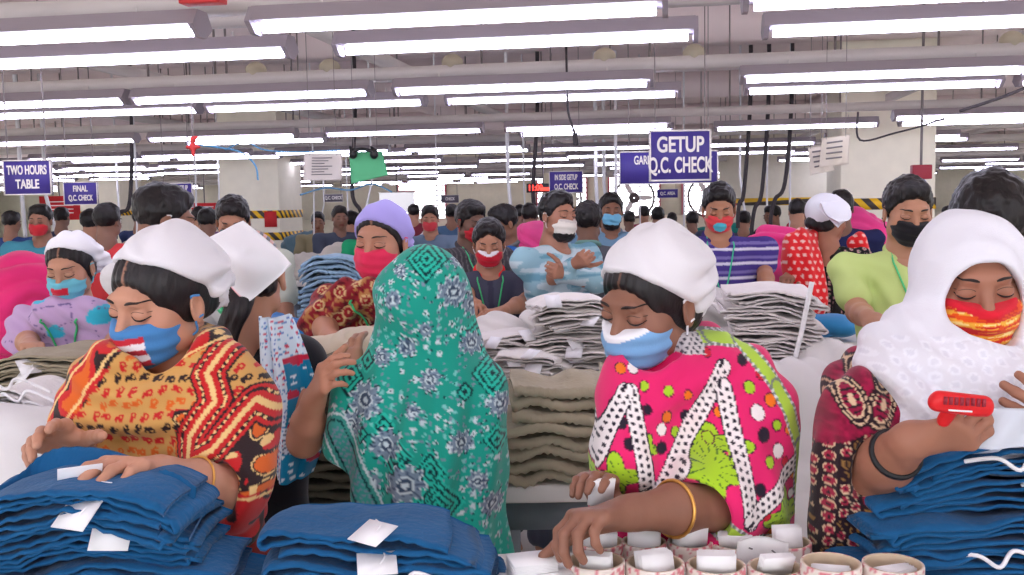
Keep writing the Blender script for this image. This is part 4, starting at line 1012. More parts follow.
# ---- worker with the braid, seen from behind
E = Person('woman seen from behind with black braid, square white headcloth and blue printed shoulder scarf', 250, 277, 2.16, yaw=170, lean=5, hy=20, hp=12, hs=.92, sw=.072, skin=(186, 132, 106))
E.arm('r', P(314, 400, 1.92), elbow=P(304, 440, 2.00), hand=dict(fwd=P(330, 368, 1.86) - P(314, 400, 1.92), pn=np.array([.5, .6, -.3]), curl=(45, 50, 55, 60), th=20, s=.86), fr=(.032, .021))
E.arm('l', P(200, 440, 2.4), elbow=P(190, 430, 2.2))
E.body(.005, .0035)
E.lower('skirt', (30, 30, 34))
E.hair('plain', .005, part=False, full=.90, low=-.055)
pts = spline([P(243, 288, 2.05), P(238, 308, 2.03), P(230, 325, 2.03), P(226, 342, 2.03), P(226, 362, 2.03)], 7)
o = []
for i, p in enumerate(pts):
    r = .021 * (1 - .45 * i / len(pts)); o.append(ell(p + RL * .009 * (1 if i % 2 else -1), (r, r, r * .95), None, .004))
V, F = build(o, .003); mk('braid', V, F, (26, 20, 22), HAIR, E.root)
V, F = build(E.torso(.014, .05) + [cap(E.J['sl'], P(196, 400, 2.2), .056, .05, .03), cap(E.J['sr'], P(300, 430, 2.15), .056, .05, .03), ell(P(234, 316, 2.04), (.085, .10, .10), None, .02, '-'), cut(P(240, 560, 2.1), (0, 0, -1))], .006, lambda v: .003 * vnoise(v * 12, 1))
mk('dress', V, F, (32, 30, 36), CLOTH, E.root)
# square headcloth: a thick folded sheet draped over the crown, corners hanging
def clothsheet(fn, n, th, m):
    Vt = []; uv = []
    for i in range(n + 1):
        for j in range(n + 1): uv.append((i / n, j / n)); Vt.append(fn(i / n, j / n))
    Vt = np.array(Vt); Fq = np.array([(i * (n + 1) + j, (i + 1) * (n + 1) + j, (i + 1) * (n + 1) + j + 1, i * (n + 1) + j + 1) for i in range(n) for j in range(n)])
    N = vnormals(Vt, Fq); V2 = Vt - N * th; k = len(Vt); Fs = [tuple(f) for f in Fq] + [tuple(k + x for x in f[::-1]) for f in Fq]
    for i in range(n):
        for a, b in ((i, i + 1), ((n) * (n + 1) + i + 1, n * (n + 1) + i), ((i + 1) * (n + 1), i * (n + 1)), (i * (n + 1) + n, (i + 1) * (n + 1) + n)): Fs.append((b, a, a + k, b + k))
    return np.concatenate([Vt, V2]), np.array(Fs), np.array(uv + uv)
crn = [P(200, 244, 2.04), P(243, 222, 2.10), P(292, 264, 2.05), P(246, 304, 2.02)]
def hc(u, v):
    p = (crn[0] * (1 - u) + crn[1] * u) * (1 - v) + (crn[3] * (1 - u) + crn[2] * u) * v
    return p - FL * (.075 * math.sin(math.pi * u) * math.sin(math.pi * v)) + UZ * .012 * math.sin(math.pi * u) * math.sin(math.pi * v) - FL * .004 * math.sin(9 * u + 4 * v)
V, F, uv = clothsheet(hc, 26, .004, None)
c = np.tile(np.array([240, 240, 244.]), (len(V), 1)); c[(uv[:, 0] < .035)] = (236, 150, 160)
mk('headcloth', V, F, c, CLOTH, E.root)
for a, b, c_ in (((218, 304), (222, 311), (230, 314)),):
    V, F = tube(spline([P(*a, 2.04), P(*b, 2.03), P(*c_, 2.06)]), .007, 6); mk('neck_tie', V, F, (90, 200, 140), CLOTH, E.root)
# shoulder scarf
def sc(u, v):
    L = P(262 + 6 * v + 10 * v * v, 316 + 164 * v, 2.02); Rr = P(292 + 30 * math.sin(min(v * 1.25, 1) * 1.57) - max(v - .8, 0) * 60, 314 + 158 * v, 2.08)
    p = L * (1 - u) + Rr * u; return p - FL * (.045 * math.sin(math.pi * min(u * 1.1, 1)) + .012 * math.sin(u * 14 + v * 3))
V, F, uv = clothsheet(sc, 90, .006, None)
U_, W_ = XZ(V, 2.06); u, v = uv[:, 0], uv[:, 1]
c = np.tile(np.array([214, 228, 240.]), (len(V), 1))
def specks(c, m, sz, sd, colr, r0=.22, th=.5):
    gx, gy = U_ / sz, W_ / sz; ix, iy = np.floor(gx).astype(int), np.floor(gy).astype(int); r = _h(ix, iy, ix * 0, sd); d = np.hypot(gx - ix - .5 - .4 * (r - .5), gy - iy - .5)
    c[m & (r > th) & (d < r0)] = colr
al = u >= 0
specks(c, al, 5, 1, (80, 120, 190)); specks(c, al, 6, 3, (205, 60, 90)); specks(c, al, 4, 8, (90, 160, 200), .2, .6)
pn = (u > .42 + .1 * np.sin(v * 5)) & (v > .25); c[pn] = (20, 128, 170); specks(c, pn, 7, 4, (225, 235, 240), .25, .45); specks(c, pn, 16, 6, (205, 40, 70), .28, .6)
c[pn & (np.abs(v - .27) < .016)] = (205, 40, 70)
bd = pn & (v > .66) & (v < .82); c[bd] = (196, 206, 216); m = bd & (np.mod(np.hypot(np.mod(U_, 12) - 6, np.mod(W_, 12) - 6), 3) < 1.2); c[m] = (60, 80, 110)
mk('shoulder_scarf', V, F, c, CLOTH, E.root)

# ================================================================ helper looks for other people
def stripes(V, per, c1, c2, duty=.5, ph=0, ax=2):
    c = np.tile(np.array(c1, float), (len(V), 1)); m = np.mod(V[:, ax] + ph, per) < per * duty; c[m] = c2; return c
def redpat(lp, c, e): c[np.hypot(lp[:, 0] / 1.2, lp[:, 2] + .045) < .02] = (205, 60, 70); return c

# ---- worker in maroon shawl and lavender headscarf
Fp = Person('woman in a maroon shawl with gold rings, lavender headscarf and hot pink mask', 381, 242, 2.9, yaw=-6, lean=6, hy=-12, hp=6, hr=2, hs=.95, skin=(184, 132, 108))
Fp.arm('r', P(330, 338, 2.72), elbow=P(322, 322, 2.86), hand=dict(pn=np.array([0, 0, -1.]), fwd=P(352, 342, 2.6) - P(330, 338, 2.72), curl=(40, 45, 50, 55)))
Fp.arm('l', P(385, 330, 2.70), elbow=P(412, 330, 2.86), hand=dict(pn=np.array([0, 0, -1.]), fwd=P(362, 334, 2.6) - P(385, 330, 2.70), curl=(40, 45, 50, 55)))
Fp.body(.0035, .004); Fp.lower('skirt', (110, 30, 40)); Fp.hair('bun', .005)
Fp.scarf_cap((168, 158, 226), .005, front=(0, -.068, .080), back=(0, .08, -.08), tail=((.0, .08, .01), (.05, .12, -.10), .055, .02), amp=.0025)
Fp.mask((228, 52, 92), None, .004, top=-.010, back=-.004)
def patF(V):
    U, W = XZ(V, 2.85); c = np.tile(np.array([138, 34, 44.]), (len(V), 1)); n = vnoise(np.stack([U * .3, W * .3, U * 0], 1), 3); c[n > .35] = (176, 120, 70); c[n < -.5] = (90, 20, 30)
    for x, y, r in ((330, 322, 6), (352, 312, 6), (344, 292, 5), (370, 300, 5), (322, 305, 5), (341, 318, 6), (360, 282, 4), (335, 275, 4), (378, 285, 4), (365, 322, 5), (350, 270, 4), (318, 290, 4)):
        d = np.hypot(U - x, W - y); c[d < r + .8] = (214, 184, 130); c[d < r - .8] = (150, 30, 40); c[d < 1.4] = (214, 184, 130)
    return c
ops = Fp.torso(.012, .05) + Fp.sleeve('l', .055, .06) + Fp.sleeve('r', .055, .066) + [cap(P(348, 296, 2.82), P(400, 296, 2.84), .05, .05, .08), cap(P(382, 288, 2.72), P(381, 252, 2.76), .022, .07, .02, '-'), cap(Fp.J['neck'], Fp.T((0, 0, -.05)), .06, .08, .01, '-'), cut(Fp.L((0, 0, .5)), (0, 0, -1))]
V, F = build(ops, .006, lambda v: .006 * np.sin(XZ(v, 2.85)[0] * .25 + XZ(v, 2.85)[1] * .3 + 2 * vnoise(v * 6, 3))); mk('shawl', V, F, patF(V), CLOTH, Fp.root)
Fp.shirtbv = BVHTree.FromPolygons([tuple(v) for v in V], [tuple(f) for f in F]); Fp.lanyard(card=False, drop=.72)

# ---- worker in lilac shawl
G = Person('woman in a lilac shawl with cyan patches and green lanyard behind the khaki pile', 70, 268, 3.2, yaw=4, lean=4, hy=-6, hp=16, hs=.90, skin=(186, 136, 110))
G.arm('r', P(30, 345, 3.0), elbow=P(26, 340, 3.2)); G.arm('l', P(115, 345, 3.0), elbow=P(118, 340, 3.2))
G.body(.0035, .007); G.lower('skirt', (150, 130, 160)); G.hair('plain', .005)
G.scarf_cap((238, 238, 242), .005, front=(0, -.050, .094), back=(0, .085, -.02), tail=((.02, .09, .03), (.10, .12, -.03), .05, .012))
def mG(lp, c, e): c[(np.abs(lp[:, 0]) < .030) & (np.abs(lp[:, 2] + .050) < .014)] = (205, 40, 60); return c
G.mask((110, 190, 208), None, .004, mG, back=-.006)
def patG(V):
    U, W = XZ(V, 3.1); c = np.tile(np.array([188, 160, 198.]), (len(V), 1)); n = vnoise(np.stack([U * .06, W * .06, U * 0], 1), 4)
    for x, y, rx, ry in ((98, 316, 16, 9), (52, 332, 9, 6), (36, 300, 7, 4), (110, 305, 10, 5)): c[((U - x) / rx) ** 2 + ((W - y + .2 * (U - x)) / ry) ** 2 < 1 + .5 * n] = (60, 185, 214)
    c[np.abs(n - .25) < .03] = (110, 90, 140); return c
ops = G.torso(.012, .05) + G.sleeve('l', .055, .065) + G.sleeve('r', .055, .065) + [cap(P(48, 312, 3.14), P(94, 312, 3.14), .045, .045, .08), cap(P(72, 312, 3.02), P(70, 280, 3.06), .03, .075, .02, '-'), cap(G.J['neck'], G.T((0, 0, -.05)), .06, .08, .01, '-'), cut(G.L((0, 0, .5)), (0, 0, -1))]
V, F = build(ops, .006, lambda v: .006 * np.sin(XZ(v, 3.1)[0] * .2 - XZ(v, 3.1)[1] * .3 + 2 * vnoise(v * 6, 3))); mk('shawl', V, F, patG(V), CLOTH, G.root)
G.shirtbv = BVHTree.FromPolygons([tuple(v) for v in V], [tuple(f) for f in F]); G.lanyard(card=False, drop=.70)

# ---- men in the middle ground
def man(label, px, py, d, shirt, mask=None, border=None, sleeve=.6, yaw=0, hy=0, hp=8, lean=0, skin=(150, 106, 84), la=None, ra=None, collar=None, cuff=None, lan=None, card=True, pants=(60, 62, 75), hs=.88, fem=False, h=.006, long=(), hair='man', eyes='down', sheet=None, mpat=None, beard=False, hcol=(24, 19, 20), fine=True, extra=None, hr=0, drop=.66, **kw):
    p = Person(label, px, py, d, yaw=yaw, lean=lean, hy=hy, hp=hp, hr=hr, hs=hs, fem=fem, skin=skin, **kw)
    H = p.H
    for sd, t in (('l', la), ('r', ra)):
        sx = 1 if sd == 'l' else -1
        if t is None: t = dict(t=p.L((sx * .10 * H, -.24 * H, .60 * H)))
        if t is False: continue
        p.arm(sd, t['t'], elbow=t.get('e'), hand=t.get('hand'))
    v = .0035 if fine else .009
    p.body(v, .0045 if fine else .010, .014, eyes=eyes)
    p.lower('trousers', pants)
    p.hair(hair, .005 if fine else .009, hcol)
    if beard:
        V, F = build([ell(p.T((0, -.045, -.082)), (.050, .050, .040), p.HR, .02), cut(p.T((0, -.06, -.050)), p.HR @ np.array([0, 0, 1]))], .005, lambda v: .004 * vnoise(v * 70, 2)); mk('beard', V, F, (30, 24, 24), HAIR, p.root)
    if mask is not None: p.mask(mask, border, .004 if fine else .009, mpat, straps='ear' if fine else None, back=-.006)
    p.shirt(shirt, h if fine else .012, sleeve, collar=collar, cuff=cuff, long=long)
    if lan: p.lanyard(lan, card, drop)
    return p

def lime(lp, V): return np.tile(np.array([188, 206, 128.]), (len(V), 1)) * (1 + .02 * vnoise(V * 8, 1)[:, None])
for x_, d_ in ((908, 3.3), (489, 4.4), (719, 4.3), (558, 4.3), (588, 5.2), (611, 5.9), (471, 5.0), (503, 5.6), (165, 3.0), (233, 4.3), (841, 5.6), (829, 4.7), (70, 3.2), (381, 2.9)): OCC.append((*PZ(x_, d_, 0)[:2], .24))
LM = man('man in a lime green short-sleeved shirt with black mask', 908, 212, 3.3, lime, (30, 28, 32), None, .62, yaw=-8, hy=4, hp=14, skin=(178, 128, 100), collar=(190, 208, 132), hs=.95, lan=(90, 200, 130), card=True, drop=.70,
         ra=dict(t=P(868, 318, 2.95), e=P(858, 312, 3.22), hand=dict(fwd=P(880, 335, 2.85) - P(868, 318, 2.95), pn=np.array([.6, .2, -.5]), curl=(40, 45, 50, 55))))
mk('placket', *tube(spline([LM.front(0, z, .002) for z in (.80 * LM.H, .74 * LM.H, .66 * LM.H, .58 * LM.H)]), .006, 6), (180, 198, 120), SHIRT, LM.root)
def polo(lp, V):
    c = np.tile(np.array([72, 72, 88.]), (len(V), 1)); c[np.abs(lp[:, 0]) < .012] = (60, 60, 76); return c
PG = man('young man in a charcoal polo with red collar and red white-edged mask', 489, 243, 4.4, polo, (205, 30, 50), (232, 228, 230), .62, yaw=4, hy=-4, hp=18, skin=(172, 120, 94), collar=(226, 52, 52), cuff=(226, 60, 62), lan=(70, 190, 120), drop=.64,
         ra=dict(t=P(470, 300, 4.15), e=P(464, 290, 4.4)), la=dict(t=P(502, 312, 4.1), e=P(528, 300, 4.35), hand=dict(fwd=P(486, 314, 4.0) - P(502, 312, 4.1), pn=np.array([0, .3, -1]), curl=(30, 35, 40, 45))))
def purp(lp, V):
    z = lp[:, 2]; c = np.tile(np.array([72, 58, 130.]), (len(V), 1)); m = np.mod(z, .060); c[(m < .011)] = (214, 208, 226); c[(m > .024) & (m < .036)] = (120, 108, 168); return c
def mcy(lp, c, e): c[np.hypot(lp[:, 0] / 1.25, lp[:, 2] + .058) < .026] = (80, 185, 205); return c
PS = man('man in a purple and white striped polo, red mask with cyan patch', 719, 208, 4.3, purp, (214, 66, 70), None, .72, yaw=-4, hy=-4, hp=20, skin=(172, 120, 92), collar=(58, 46, 105), lan=(70, 190, 150), mpat=mcy, drop=.66,
         la=dict(t=P(768, 292, 4.1), e=P(764, 268, 4.3), hand=dict(fwd=P(776, 308, 4.0) - P(768, 292, 4.1), pn=np.array([0, .3, -1]), curl=(40, 45, 50, 55))), ra=dict(t=P(690, 300, 4.1), e=P(680, 280, 4.35)))
c = PS.front(0, .60 * PS.H, .014)
def tie(lp, V):
    n = vnoise(np.stack([lp[:, 0] * 10, lp[:, 1] * 10, lp[:, 2] * 55], 1), 4); c = np.tile(np.array([150, 188, 200.]), (len(V), 1)); c[n > .2] = (196, 214, 220); c[n < -.3] = (112, 160, 178); return c
man('bearded man in pale blue mottled shirt and white mask, arms folded', 558, 216, 4.3, tie, (222, 214, 204), (200, 192, 186), .8, yaw=42, hy=-4, hp=2, skin=(165, 115, 92), beard=True, long=('l', 'r'), sheet=None,
    la=dict(t=P(566, 274, 4.06), e=P(598, 282, 4.2), hand=dict(pn=FL, curl=(80, 84, 88, 92), s=.85)), ra=dict(t=P(574, 264, 4.02), e=P(540, 285, 4.22), hand=dict(pn=FL, curl=(80, 84, 88, 92), s=.85)))
man('man in a dark grey shirt seen from behind, centre back', 588, 222, 5.2, (86, 88, 94), None, yaw=172, skin=(120, 85, 68), collar=(110, 150, 140), hp=4)
BM = man('bearded man in a denim blue shirt and light blue mask at the back', 611, 211, 5.9, (112, 146, 170), (120, 190, 222), None, yaw=0, hy=0, hp=4, skin=(140, 98, 76), beard=True, collar=(122, 156, 180))
def pin(lp, V): return stripes(lp, .022, (74, 70, 74), (110, 106, 108), .25, 0, 0)
man('man in a dark pinstriped shirt and red mask behind the young man in charcoal', 471, 222, 5.0, pin, (190, 40, 50), None, yaw=30, hy=10, hp=16, skin=(110, 78, 64), lan=(80, 200, 140), card=False, collar=(70, 66, 70))
man('man in a cobalt blue polo half hidden behind the charcoal polo', 503, 224, 5.6, (40, 96, 170), None, yaw=-60, hp=20, skin=(140, 96, 74), lan=(80, 200, 140), card=False, collar=(110, 110, 110))
man('man with short black hair right behind the woman in yellow', 165, 220, 3.0, (214, 212, 212), (215, 215, 215), None, yaw=150, hy=-30, hp=16, skin=(140, 98, 78), sleeve=.8)
man('man with lowered head above the square white headcloth', 233, 221, 4.3, (188, 192, 176), (90, 110, 120), None, yaw=8, hp=24, skin=(160, 112, 88))
DR = man('man with thick black hair and dark shirt behind the white hijab', 990, 228, 2.15, (52, 46, 66), None, yaw=168, hy=-14, hp=8, skin=(150, 106, 84), ra=False, la=False, hs=1.0, collar=(60, 50, 76), sw=.09, shift=(.07, 0))
man('man in a dark navy shirt seen from behind, right of the pink heap', 841, 208, 5.95, (40, 44, 82), None, yaw=165, skin=(120, 84, 68), hp=5, fine=False)
# woman in the red scarf
def flor(lp, V):
    c = np.tile(np.array([34, 32, 34.]), (len(V), 1)); U, W = XZ(V, 4.8); gx, gy = U / 5.5, W / 5.5 + .5 * (np.floor(U / 5.5) % 2); ix, iy = np.floor(gx).astype(int), np.floor(gy).astype(int); r = _h(ix, iy, ix * 0, 3); d = np.hypot(gx - ix - .5, gy - iy - .5)
    c[(d < .30) & (r > .3)] = (196, 150, 150); c[(d < .14)] = (90, 130, 90); return c
RS = Person('woman in black floral dress and red dotted scarf, folded white cloth on her head', 829, 220, 4.7, yaw=150, lean=0, hy=-40, hp=8, hs=.88, fem=True, skin=(160, 108, 84))
RS.arm('l', P(790, 275, 4.6), elbow=P(800, 262, 4.8)); RS.arm('r', P(868, 300, 4.5), elbow=P(862, 292, 4.7)); RS.body(.0055, .006); RS.lower('skirt', (36, 34, 36)); RS.hair('bun', .006)
RS.shirt(flor, .006, .4, hem=.35, name='dress')
ops = [cap(P(800, 245, 4.66), P(810, 300, 4.6), .075, .085, .06), cap(P(798, 262, 4.62), P(806, 290, 4.58), .08, .07, .05), cap(P(858, 243, 4.7), P(866, 268, 4.68), .05, .04, .05), cap(P(806, 240, 4.7), P(815, 232, 4.72), .045, .035, .05), ell(P(832, 236, 4.6), (.07, .09, .07), None, .02, '-')]
V, F = build(ops, .007, lambda v: .006 * np.sin(XZ(v, 4.6)[0] * .4)); U, W = XZ(V, 4.6); c = np.tile(np.array([226, 40, 44.]), (len(V), 1))
gx, gy = U / 7, W / 7; d = np.hypot(np.mod(gx + .5 * np.floor(gy), 1) - .5, np.mod(gy, 1) - .5); c[(d < .24)] = (240, 190, 180)
mk('dotted_scarf', V, F, c, CLOTH, RS.root)
def fc(u, v):
    a, b, cc, dd = P(818, 208, 4.62), P(834, 200, 4.75), P(850, 213, 4.6), P(838, 228, 4.5); p = (a * (1 - u) + b * u) * (1 - v) + (dd * (1 - u) + cc * u) * v; return p - FL * .05 * math.sin(math.pi * u) * math.sin(math.pi * v)
V, F, uv = clothsheet(fc, 14, .03, None); V2, F2 = build([ell(RS.T((0, .03, .045)), (.084, .10, .085), RS.HR, .02), cut(RS.T((0, -.03, .05)), RS.HR @ np.array([0, -.6, -.9]))], .008)
hw, hf, hcx = join((V, F, (232, 232, 240)), (V2, F2, (230, 230, 238))); mk('folded_headcloth', hw, hf, hcx, CLOTH, RS.root)

# ---- smaller figures in the distance
small = [
 ('small man in a green shirt with black sleeves and black mask behind the denim pile', 374, 222, 7.2, (40, 160, 110), (35, 32, 36), 0, 14, .3),
 ('distant man in a blue-grey shirt and red mask behind the teal shawl', 430, 219, 7.6, (112, 132, 156), (214, 70, 80), 0, 8, 0),
 ('distant person in a coral red shirt seen from behind at left', 108, 222, 5.6, (200, 62, 66), None, 170, 6, 0),
 ('distant man with red mask and teal shirt at far left', 40, 221, 6.2, (70, 140, 160), (205, 50, 60), 6, 6, 0),
 ('distant man in a dark blue jacket between red shirt and front headscarf', 93, 224, 7.2, (40, 80, 140), None, 150, 10, 0),
 ('distant man in dark clothes left of the green-shirted man', 340, 218, 8.6, (70, 76, 92), None, 20, 6, 0),
 ('distant person in dark blue seen from behind beside the pale wall', 452, 214, 10.5, (80, 108, 140), None, 180, 0, 0),
 ('distant person in dark red above the teal shawl', 464, 212, 12, (130, 40, 50), None, 160, 0, 0),
 ('distant dark-haired man in pink above the pinstriped shirt', 530, 216, 8.2, (220, 110, 160), None, 175, 4, 0),
 ('distant man in black by the pale partition', 772, 216, 9.4, (36, 36, 44), None, -60, 14, 0),
 ('distant dark-haired person with white collar behind the pink heap', 797, 212, 8.2, (226, 226, 230), None, 172, 12, 0),
 ('distant person in orange in front of the rear fans', 692, 221, 11, (196, 110, 60), None, 180, 6, 0),
 ('distant person in pale pink in front of the rear fans', 658, 217, 10.4, (196, 120, 140), None, 165, 6, 0),
 ('distant dark-haired person left of the rear fans', 644, 214, 12.4, (160, 80, 100), None, 170, 6, 0),
 ('distant person in white between bearded man and fans', 629, 220, 12, (226, 226, 230), None, 190, 8, 0),
 ('distant person in teal below the rear fans', 672, 220, 14, (40, 120, 110), None, 180, 6, 0),
 ('distant person in grey behind the purple striped polo', 744, 221, 10.2, (90, 90, 110), None, 160, 8, 0),
 ('distant person in dark clothes at the left wall sign', 62, 218, 9.6, (60, 60, 80), None, 180, 6, 0),
 ('distant person in dark blue at the far left edge', 12, 223, 8.8, (50, 70, 120), None, 170, 10, 0),
 ('distant person in purple behind the dark-haired man', 200, 218, 9.0, (110, 70, 110), None, 180, 6, 0),
 ('distant person in dark green behind the dark-haired man', 208, 222, 7.4, (90, 120, 116), None, 176, 10, 0),
 ('distant person in khaki left of the lavender headscarf', 318, 222, 10.2, (150, 140, 110), None, 10, 8, 0),
 ('distant person in yellow behind the lavender headscarf', 352, 223, 8.4, (214, 196, 90), None, 150, 12, 0),
 ('distant person in blue between the two columns', 520, 214, 11.4, (60, 100, 160), None, 178, 4, 0),
 ('distant person in dark red under the small centre sign', 572, 216, 12.6, (150, 50, 60), None, 178, 6, 0),
 ('distant person in grey-green at right of the lime shirt', 948, 216, 10.5, (130, 150, 130), None, 178, 6, 0),
 ('distant person in red right of the partition', 806, 212, 11.8, (190, 60, 70), None, 170, 6, 0),
 ('distant person in navy under the hazard tape at left', 140, 219, 10.8, (60, 70, 110), None, 170, 6, 0),
 ('distant person in maroon behind the blue-grey shirt', 414, 213, 11.8, (120, 50, 60), None, 175, 2, 0),
 ('distant person in a pale shirt in the centre rows', 476, 216, 13.6, (200, 200, 210), None, 175, 2, 0),
]
for i, (lb, px, py, d, colr, mk_, yw, hp_, sl) in enumerate(small):
    d = free_depth(px, d, .20)
    man(lb, px, py, d, (lambda lp, V, c=colr: np.tile(np.array(c, float), (len(V), 1)) * (1 + .04 * vnoise(V * 9, 1)[:, None])), mk_, None, .6 if not sl else .4, yaw=yw, hp=hp_, fine=False, skin=[(150, 108, 88), (176, 128, 104), (134, 98, 82)][i % 3], hs=.86, pants=[(60, 62, 75), (90, 80, 70), (50, 60, 90)][i % 3])

# ================================================================ tables
TOPM = mat('table_laminate', (222, 220, 216), .35, var=.02); LEGM = mat('table_steel', (120, 128, 136), .5, .1, 60, var=.1)
def table(px, d, w_, dep, z, label, leg=True, yaw=0.0):
    c = PZ(px, d + dep / 2, 0); r = empty('work_table', (c[0], c[1], 0), YAW + yaw, label=label, cat='table'); R = Rz(YAW + yaw)
    bevel(mk('table_top', *boxvf((c[0], c[1], z - .02), (w_, dep, .04), R), None, TOPM, r, smooth=False), .006)
    for sy in (-1, 1): mk('apron', *boxvf(np.array([c[0], c[1], z - .075]) + R @ np.array([0, sy * (dep / 2 - .05), 0]), (w_ - .1, .03, .07), R), None, LEGM, r, smooth=False)
    for sx in (-1, 1):
        for sy in (-1, 1): bevel(mk('leg', *boxvf(np.array([c[0], c[1], (z - .04) / 2]) + R @ np.array([sx * (w_ / 2 - .06), sy * (dep / 2 - .06), 0]), (.05, .05, z - .04), R), None, LEGM, r, smooth=False), .004)
    return r
ZF = 1.0
table(512, .98, 1.9, .54, ZF, 'front white sorting table holding blue trousers and tape rolls')
table(575, 2.12, .46, .55, .93, 'steel-legged table under the beige trousers')
table(330, 2.42, .34, .5, .72, 'low table under the dark olive trousers')
table(30, 2.10, .44, .75, 1.05, 'white table at the left under the khaki trousers')
table(540, 3.02, .85, .95, .95, 'white table under the centre piles of off-white trousers')
table(790, 2.55, .50, .55, .80, 'table under the tall white trousers pile at right')
table(865, 2.78, .40, .30, 1.09, 'white table in front of the man in lime green')
table(322, 3.85, .44, .6, .98, 'white table under the pale denim pile')
table(15, 4.1, .8, .8, .90, 'table under the pink garments at far left')
table(776, 5.0, .55, .7, .95, 'table under the hot pink garments at right')
table(832, 3.8, .5, .45, .98, 'table behind the lime-shirted man holding blue cloth')

# ================================================================ folded garments
def cloth_mat(name, col, var=.10): return mat(name, col, .88, .8, 75, var=var, vscale=9, sheen=.1, spec=.12, stretch=(1, 1, .4))
def garment(w_, dp, layers, gap, th, seed, droop=0, skew=0, amp=.006, ruf=.0012, cseed=1, er=.10):
    rg = random.Random(seed); path = []; n = 22
    for i in range(layers):
        s = 1 if i % 2 == 0 else -1; xe0 = w_ / 2 * (1 - rg.uniform(0, er)); xe1 = w_ / 2 * (1 - rg.uniform(0, er))
        for j in range(n + 1):
            t = j / n; path.append((s * (-xe0 + (xe0 + xe1) * t), i * gap + gap * .18 * math.sin(t * 9 + seed + i), 1))
        if i < layers - 1:
            for a in (-75, -45, -15, 15, 45, 75): path.append((s * (xe1 + gap * (.35 + 1.0 * math.cos(D(a)))), (i + .5) * gap + gap * .62 * math.sin(D(a)), 0))
    path = np.array(path); X, Z = path[:, 0], path[:, 1]
    tx, tz = np.gradient(X), np.gradient(Z); L = np.hypot(tx, tz) + 1e-9; nx, nz = -tz / L, tx / L
    m = len(X); ny = 12; V = []
    for k in range(ny + 1):
        v = k / ny; y = -dp / 2 + dp * v
        yo = .010 * vnoise(np.stack([X * 9, Z * 60, X * 0 + seed], 1), 5) * (1 - v) + .012 * math.sin(seed) * (1 - v)
        wz = amp * vnoise(np.stack([X * 9, X * 0 + y * 7, X * 0 + cseed], 1), 8) + .4 * amp * vnoise(np.stack([X * 22, Z * 40 + y * 16, X * 0 + seed], 1), 9)
        wz = wz - droop * (np.clip(np.abs(X - skew) / (w_ / 2), 0, 1.4)) ** 2.2 - droop * .35 * v + ruf * np.sin(X * 330 + seed) * math.exp(-v * 9)
        for sg in (1, -1):
            V.append(np.stack([X * (1 + .03 * math.sin(v * 5 + seed)) + nx * sg * th / 2, y + yo, Z + wz + nz * sg * th / 2], 1))
    V = np.concatenate(V); F = []
    idx = lambda k, s, i: (k * 2 + s) * m + i
    for k in range(ny):
        for i in range(m - 1):
            F.append((idx(k, 0, i), idx(k, 0, i + 1), idx(k + 1, 0, i + 1), idx(k + 1, 0, i)))
            F.append((idx(k, 1, i), idx(k + 1, 1, i), idx(k + 1, 1, i + 1), idx(k, 1, i + 1)))
        for i in (0, m - 1):
            F.append((idx(k, 0, i), idx(k + 1, 0, i), idx(k + 1, 1, i), idx(k, 1, i)))
    for i in range(m - 1):
        for k in (0, ny): F.append((idx(k, 0, i), idx(k, 1, i), idx(k, 1, i + 1), idx(k, 0, i + 1)))
    return V, np.array(F)
TAGM = mat('tag_paper', (240, 240, 242), .6, .1, 60); STR = mat('white_cord', (236, 236, 238), .7)
